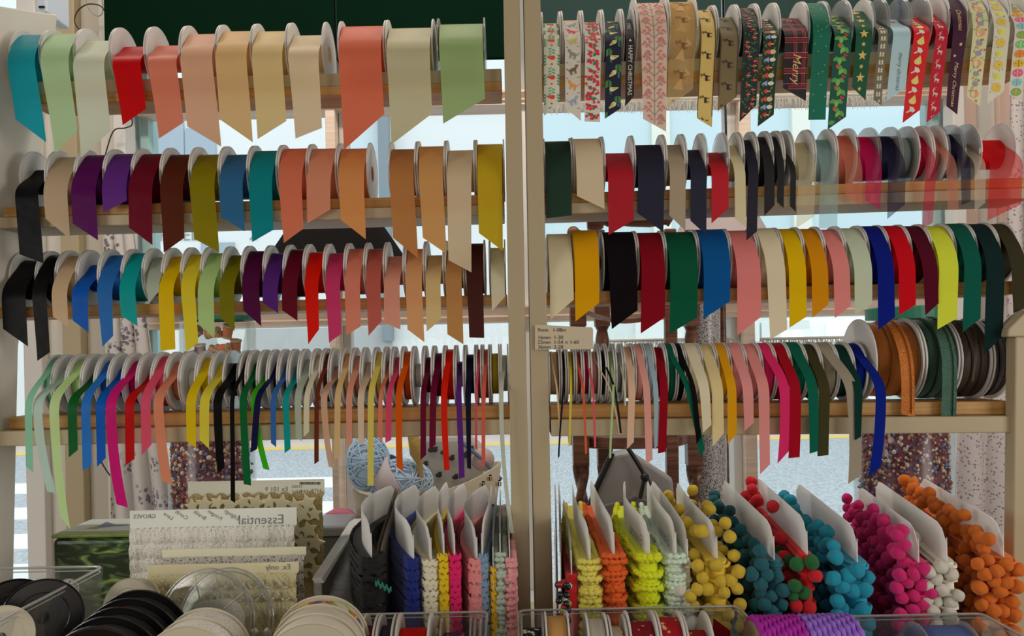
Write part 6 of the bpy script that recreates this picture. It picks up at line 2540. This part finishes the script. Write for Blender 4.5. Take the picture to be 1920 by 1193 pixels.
# purple cord reels
for x0, x1, rgb, lab, yt in ((1414, 1500, (126, 18, 122), 'bright purple netted cord reel in the right bin', 1157), (1503, 1602, (112, 78, 156), 'lilac netted cord reel beside the bright purple one', 1155)):
    Y, R = 0.90, 0.050
    XL, XR = P(x0, 1190, Y).x, P(x1, 1190, Y).x
    zc = P((x0 + x1) / 2, yt, Y).z - R
    rt = thing('cord_reel', ((XL + XR) / 2, Y, zc - R), lab, 'cord reel', 'cord reels in the right bin')
    m = pmat('cord_%d_%d_%d' % rgb, lin(rgb, LIT), 0.6)
    mb = MB()
    nR = 9
    for k in range(nR):
        xx = XL + (XR - XL) * (k + 0.5) / nR
        pts, rr = [], []
        for i in range(84):
            a = 2 * PI * i / 84
            pts.append((xx, Y + (R - 0.003) * math.cos(a), zc + (R - 0.003) * math.sin(a)))
            rr.append(0.0030 + 0.0011 * math.sin(i * PI * 2 / 4 + k * 1.6))
        mb.tube(pts, rr, 7, closed=True)
    mb.lathe(((XL + XR) / 2, Y, zc), (1, 0, 0), [(-(XR - XL) / 2, 0.012), (-(XR - XL) / 2, R - 0.003), ((XR - XL) / 2, R - 0.003), ((XR - XL) / 2, 0.012)], 40)
    sub('wound_cord', mb, m, rt, smooth=True)
    mb = MB()
    mb.lathe(((XL + XR) / 2, Y, zc), (1, 0, 0), [(-(XR - XL) / 2 - 0.001, 0.012), (-(XR - XL) / 2 - 0.001, R - 0.006), (-(XR - XL) / 2, R - 0.006)], 40)
    sub('core', mb, pmat('brown_card', (0.35, 0.24, 0.15), 0.8), rt)
bin_reel(1735, 1832, 1168, 1176, (72, 86, 128), 'slate blue ribbon reel at the right end of right bin', kind='s', clear=True)


# --- reels lying face towards the viewer, bottom left
def face_reel(label, cx, cy, rad, Y, tilt, yaw, n, gap, cols, hole=True, name='trim_reel', th=0.0016, coil=None, mat=None, lip=None):
    """stack of discs; axis points to the viewer and up by tilt, sideways by yaw"""
    c = P(cx, cy, Y)
    ax = Vector((math.sin(yaw), -math.cos(tilt), math.sin(tilt))).normalized()
    r = rad * Y / FPX
    root = thing(name, (c.x, c.y, ZT), label, 'reel', 'reels lying at the bottom left')
    for k in range(n):
        cc = c - ax * (gap * k)
        mb = MB()
        mb.lathe(cc, ax, [(-th / 2, r * 0.16), (-th / 2, r * 0.97), (-th / 2, r), (th / 2, r), (th / 2 + 0.0006, r * 0.985), (th / 2, r * 0.95), (th / 2, r * 0.66), (th / 2 + 0.0006, r * 0.64), (th / 2, r * 0.62), (th / 2, r * 0.16), (-th / 2, r * 0.16)], 56)
        sub('flange', mb, cols[k % len(cols)], root, smooth=False)
        if k < n - 1:
            mb = MB()
            mb.lathe(cc - ax * gap, ax, [(th, r * 0.3), (th, r * (coil or 0.86)), (gap - th, r * (coil or 0.86)), (gap - th, r * 0.3)], 48)
            sub('wound_trim', mb, mat or cols[k % len(cols)], root, smooth=False)
    return root, c, ax, r


gl = pmat('glossy_black_reel', (0.010, 0.009, 0.010), 0.22, spec=0.6)
bt = pmat('black_braid', (0.012, 0.011, 0.012), 0.8, bump=(500, 0.6))
face_reel('black reel leaning at the left of the corner bin', 28, 1160, 72, 0.90, 0.25, 0.75, 2, 0.014, [gl], mat=bt)
face_reel('black reel upright in the corner bin beside the spotted disc', 80, 1158, 70, 0.88, 0.25, 0.65, 2, 0.014, [gl], mat=bt)
face_reel('cream reel disc cut by the left edge of photo', 2, 1196, 58, 0.80, 0.35, 0.25, 1, 0.01, [pmat('cream_reel', (0.66, 0.60, 0.46), 0.5)])
rt, c, ax, r = face_reel('small white disc with dark spots standing inside the corner bin', 128, 1106, 20, 0.95, 0.1, 0.0, 1, 0.01, [pmat('spotted_white', (0.7, 0.68, 0.60), 0.5)])
mb = MB()
R = rng(3)
a_ = ax.orthogonal().normalized(); b2 = ax.cross(a_)
for k in range(22):
    rr, an = r * math.sqrt(R.uniform(.05, .8)), R.uniform(0, 6.28)
    p = c + ax * 0.0014 + a_ * rr * math.cos(an) + b2 * rr * math.sin(an)
    mb.poly([p + a_ * 0.0009 * math.cos(t) + b2 * 0.0013 * math.sin(t) for t in [0, 1.05, 2.1, 3.14, 4.2, 5.2]])
sub('spots', mb, pmat('dark_spots', (0.10, 0.09, 0.06), 0.6), rt)
face_reel('stack of glossy black reels leaning in front of the green tin', 186, 1275, 104, 0.80, -0.08, 0.02, 5, 0.024, [gl, gl, gl, gl], mat=bt)
face_reel('pale cream reel disc behind the black reel stack', 238, 1136, 50, 0.97, 0.30, -0.2, 2, 0.02, [pmat('cream_reel', (0.66, 0.60, 0.46), 0.5)])
clr = clearmat('clear_reel_disc', (0.93, 0.94, 0.92), 0.06, 0.08, haze=0.04)
rt, c, ax, r = face_reel('big clear plastic reel of white lace beside the black reels', 385, 1170, 100, 0.92, 0.25, -0.18, 2, 0.045, [clr], coil=0.42, mat=lw)
mb = MB()
a_ = ax.orthogonal().normalized(); b2 = ax.cross(a_)
for off in (0.0, 0.045):
    for rk in (1.0, 0.93):
        mb.tube([c - ax * off + (a_ * math.cos(t) + b2 * math.sin(t)) * r * rk for t in [2 * PI * i / 56 for i in range(56)]], 0.0010, 5, closed=True)
    for k in range(5):
        t = 2 * PI * k / 5 + 0.5
        mb.tube([c - ax * off + (a_ * math.cos(t) + b2 * math.sin(t)) * r * 0.45, c - ax * off + (a_ * math.cos(t) + b2 * math.sin(t)) * r * 0.93], 0.0009, 5)
sub('ribs', mb, M['binrim'], rt, smooth=True)
rt, c, ax, r = face_reel('cream reel of white lace trim at the bottom edge below clear reel', 352, 1262, 90, 0.80, -0.02, 0.0, 3, 0.026, [pmat('cream_reel', (0.66, 0.60, 0.46), 0.5)], coil=0.94, mat=lw)
rt, c, ax, r = face_reel('cream reels with colourful printed ribbon left of the left bin', 584, 1262, 96, 0.80, -0.03, 0.10, 4, 0.027, [pmat('cream_reel', (0.66, 0.60, 0.46), 0.5)], coil=0.94, mat=pmat('white_print_ribbon', (0.72, 0.66, 0.55), 0.6))
mb = MB()
a_ = Vector((1, 0, 0)) - ax * ax.x
a_.normalize()
b2 = a_.cross(ax) if a_.cross(ax).z > 0 else ax.cross(a_)
pcol = [(0.30, 0.50, 0.04), (0.65, 0.10, 0.06), (0.62, 0.45, 0.04), (0.08, 0.12, 0.35), (0.55, 0.25, 0.05)]
R = rng(2)
rc = r * 0.94 + 0.0006
for k, (an, sz, ci) in enumerate(((1.05, 0.011, 0), (0.62, 0.008, 4), (0.5, 0.005, 3), (0.78, 0.004, 1), (1.35, 0.003, 1), (1.62, 0.004, 3), (1.9, 0.007, 2), (2.15, 0.006, 4), (1.75, 0.003, 1), (2.4, 0.006, 0))):
    pts = []
    for i in range(9):
        t = 2 * PI * i / 9
        aa = an + sz * 1.3 * math.cos(t) * R.uniform(.8, 1.2) / rc
        hh = 0.0675 + min(sz, 0.0095) * math.sin(t)
        pts.append(c - ax * hh - ax * 0.0 + (a_ * math.cos(aa) + b2 * math.sin(aa)) * rc)
    mb.poly(pts, ci)
for body, an, ci in (('Happy', 1.52, 1),):
    vs, fs, w = text_shape(body)
    k0 = len(mb.v)
    for x, y in vs:
        aa = an + (0.5 * w - x) * 0.009 / rc
        mb.v.append(tuple(c - ax * (0.070 - y * 0.009) + (a_ * math.cos(aa) + b2 * math.sin(aa)) * (rc + 0.0002)))
    for f in fs:
        mb.f.append(tuple(k0 + i for i in f)); mb.mi.append(ci)
sub('printed_pattern', mb, [pmat('reel_art_%d' % i, cc_, 0.6) for i, cc_ in enumerate(pcol)], rt)
# grey lidded box and pink cloth behind the foil packet
gb = thing('grey_box', P(615, 1060, 1.42), 'grey lidded plastic box behind the star trim and packet', 'box')
mb = MB()
a, b_ = P(585, 1100, 1.40), P(648, 985, 1.40)
mb.box(a.x, b_.x, 1.40, 1.50, ZS, b_.z - 0.02)
bev(sub('body', mb, pmat('dark_grey_plastic', (0.10, 0.10, 0.11), 0.4), gb), 0.006)
mb = MB()
mb.box(a.x - 0.004, b_.x + 0.003, 1.395, 1.505, b_.z - 0.0195, b_.z)
bev(sub('lid', mb, pmat('grey_plastic', (0.24, 0.24, 0.26), 0.4), gb), 0.006, 3)
mb = MB()
mb.tube([P(612, 968, 1.52), P(630, 964, 1.52), P(652, 966, 1.52), P(672, 975, 1.52)], [0.006, 0.012, 0.012, 0.006], 10)
tag(mb.build('pink_cloth', pmat('pink_wool', (0.70, 0.22, 0.30), 0.85, bump=(300, 0.6)), base=P(640, 978, 1.52), smooth=True), 'folded pink cloth peeping over the grey box', 'cloth')
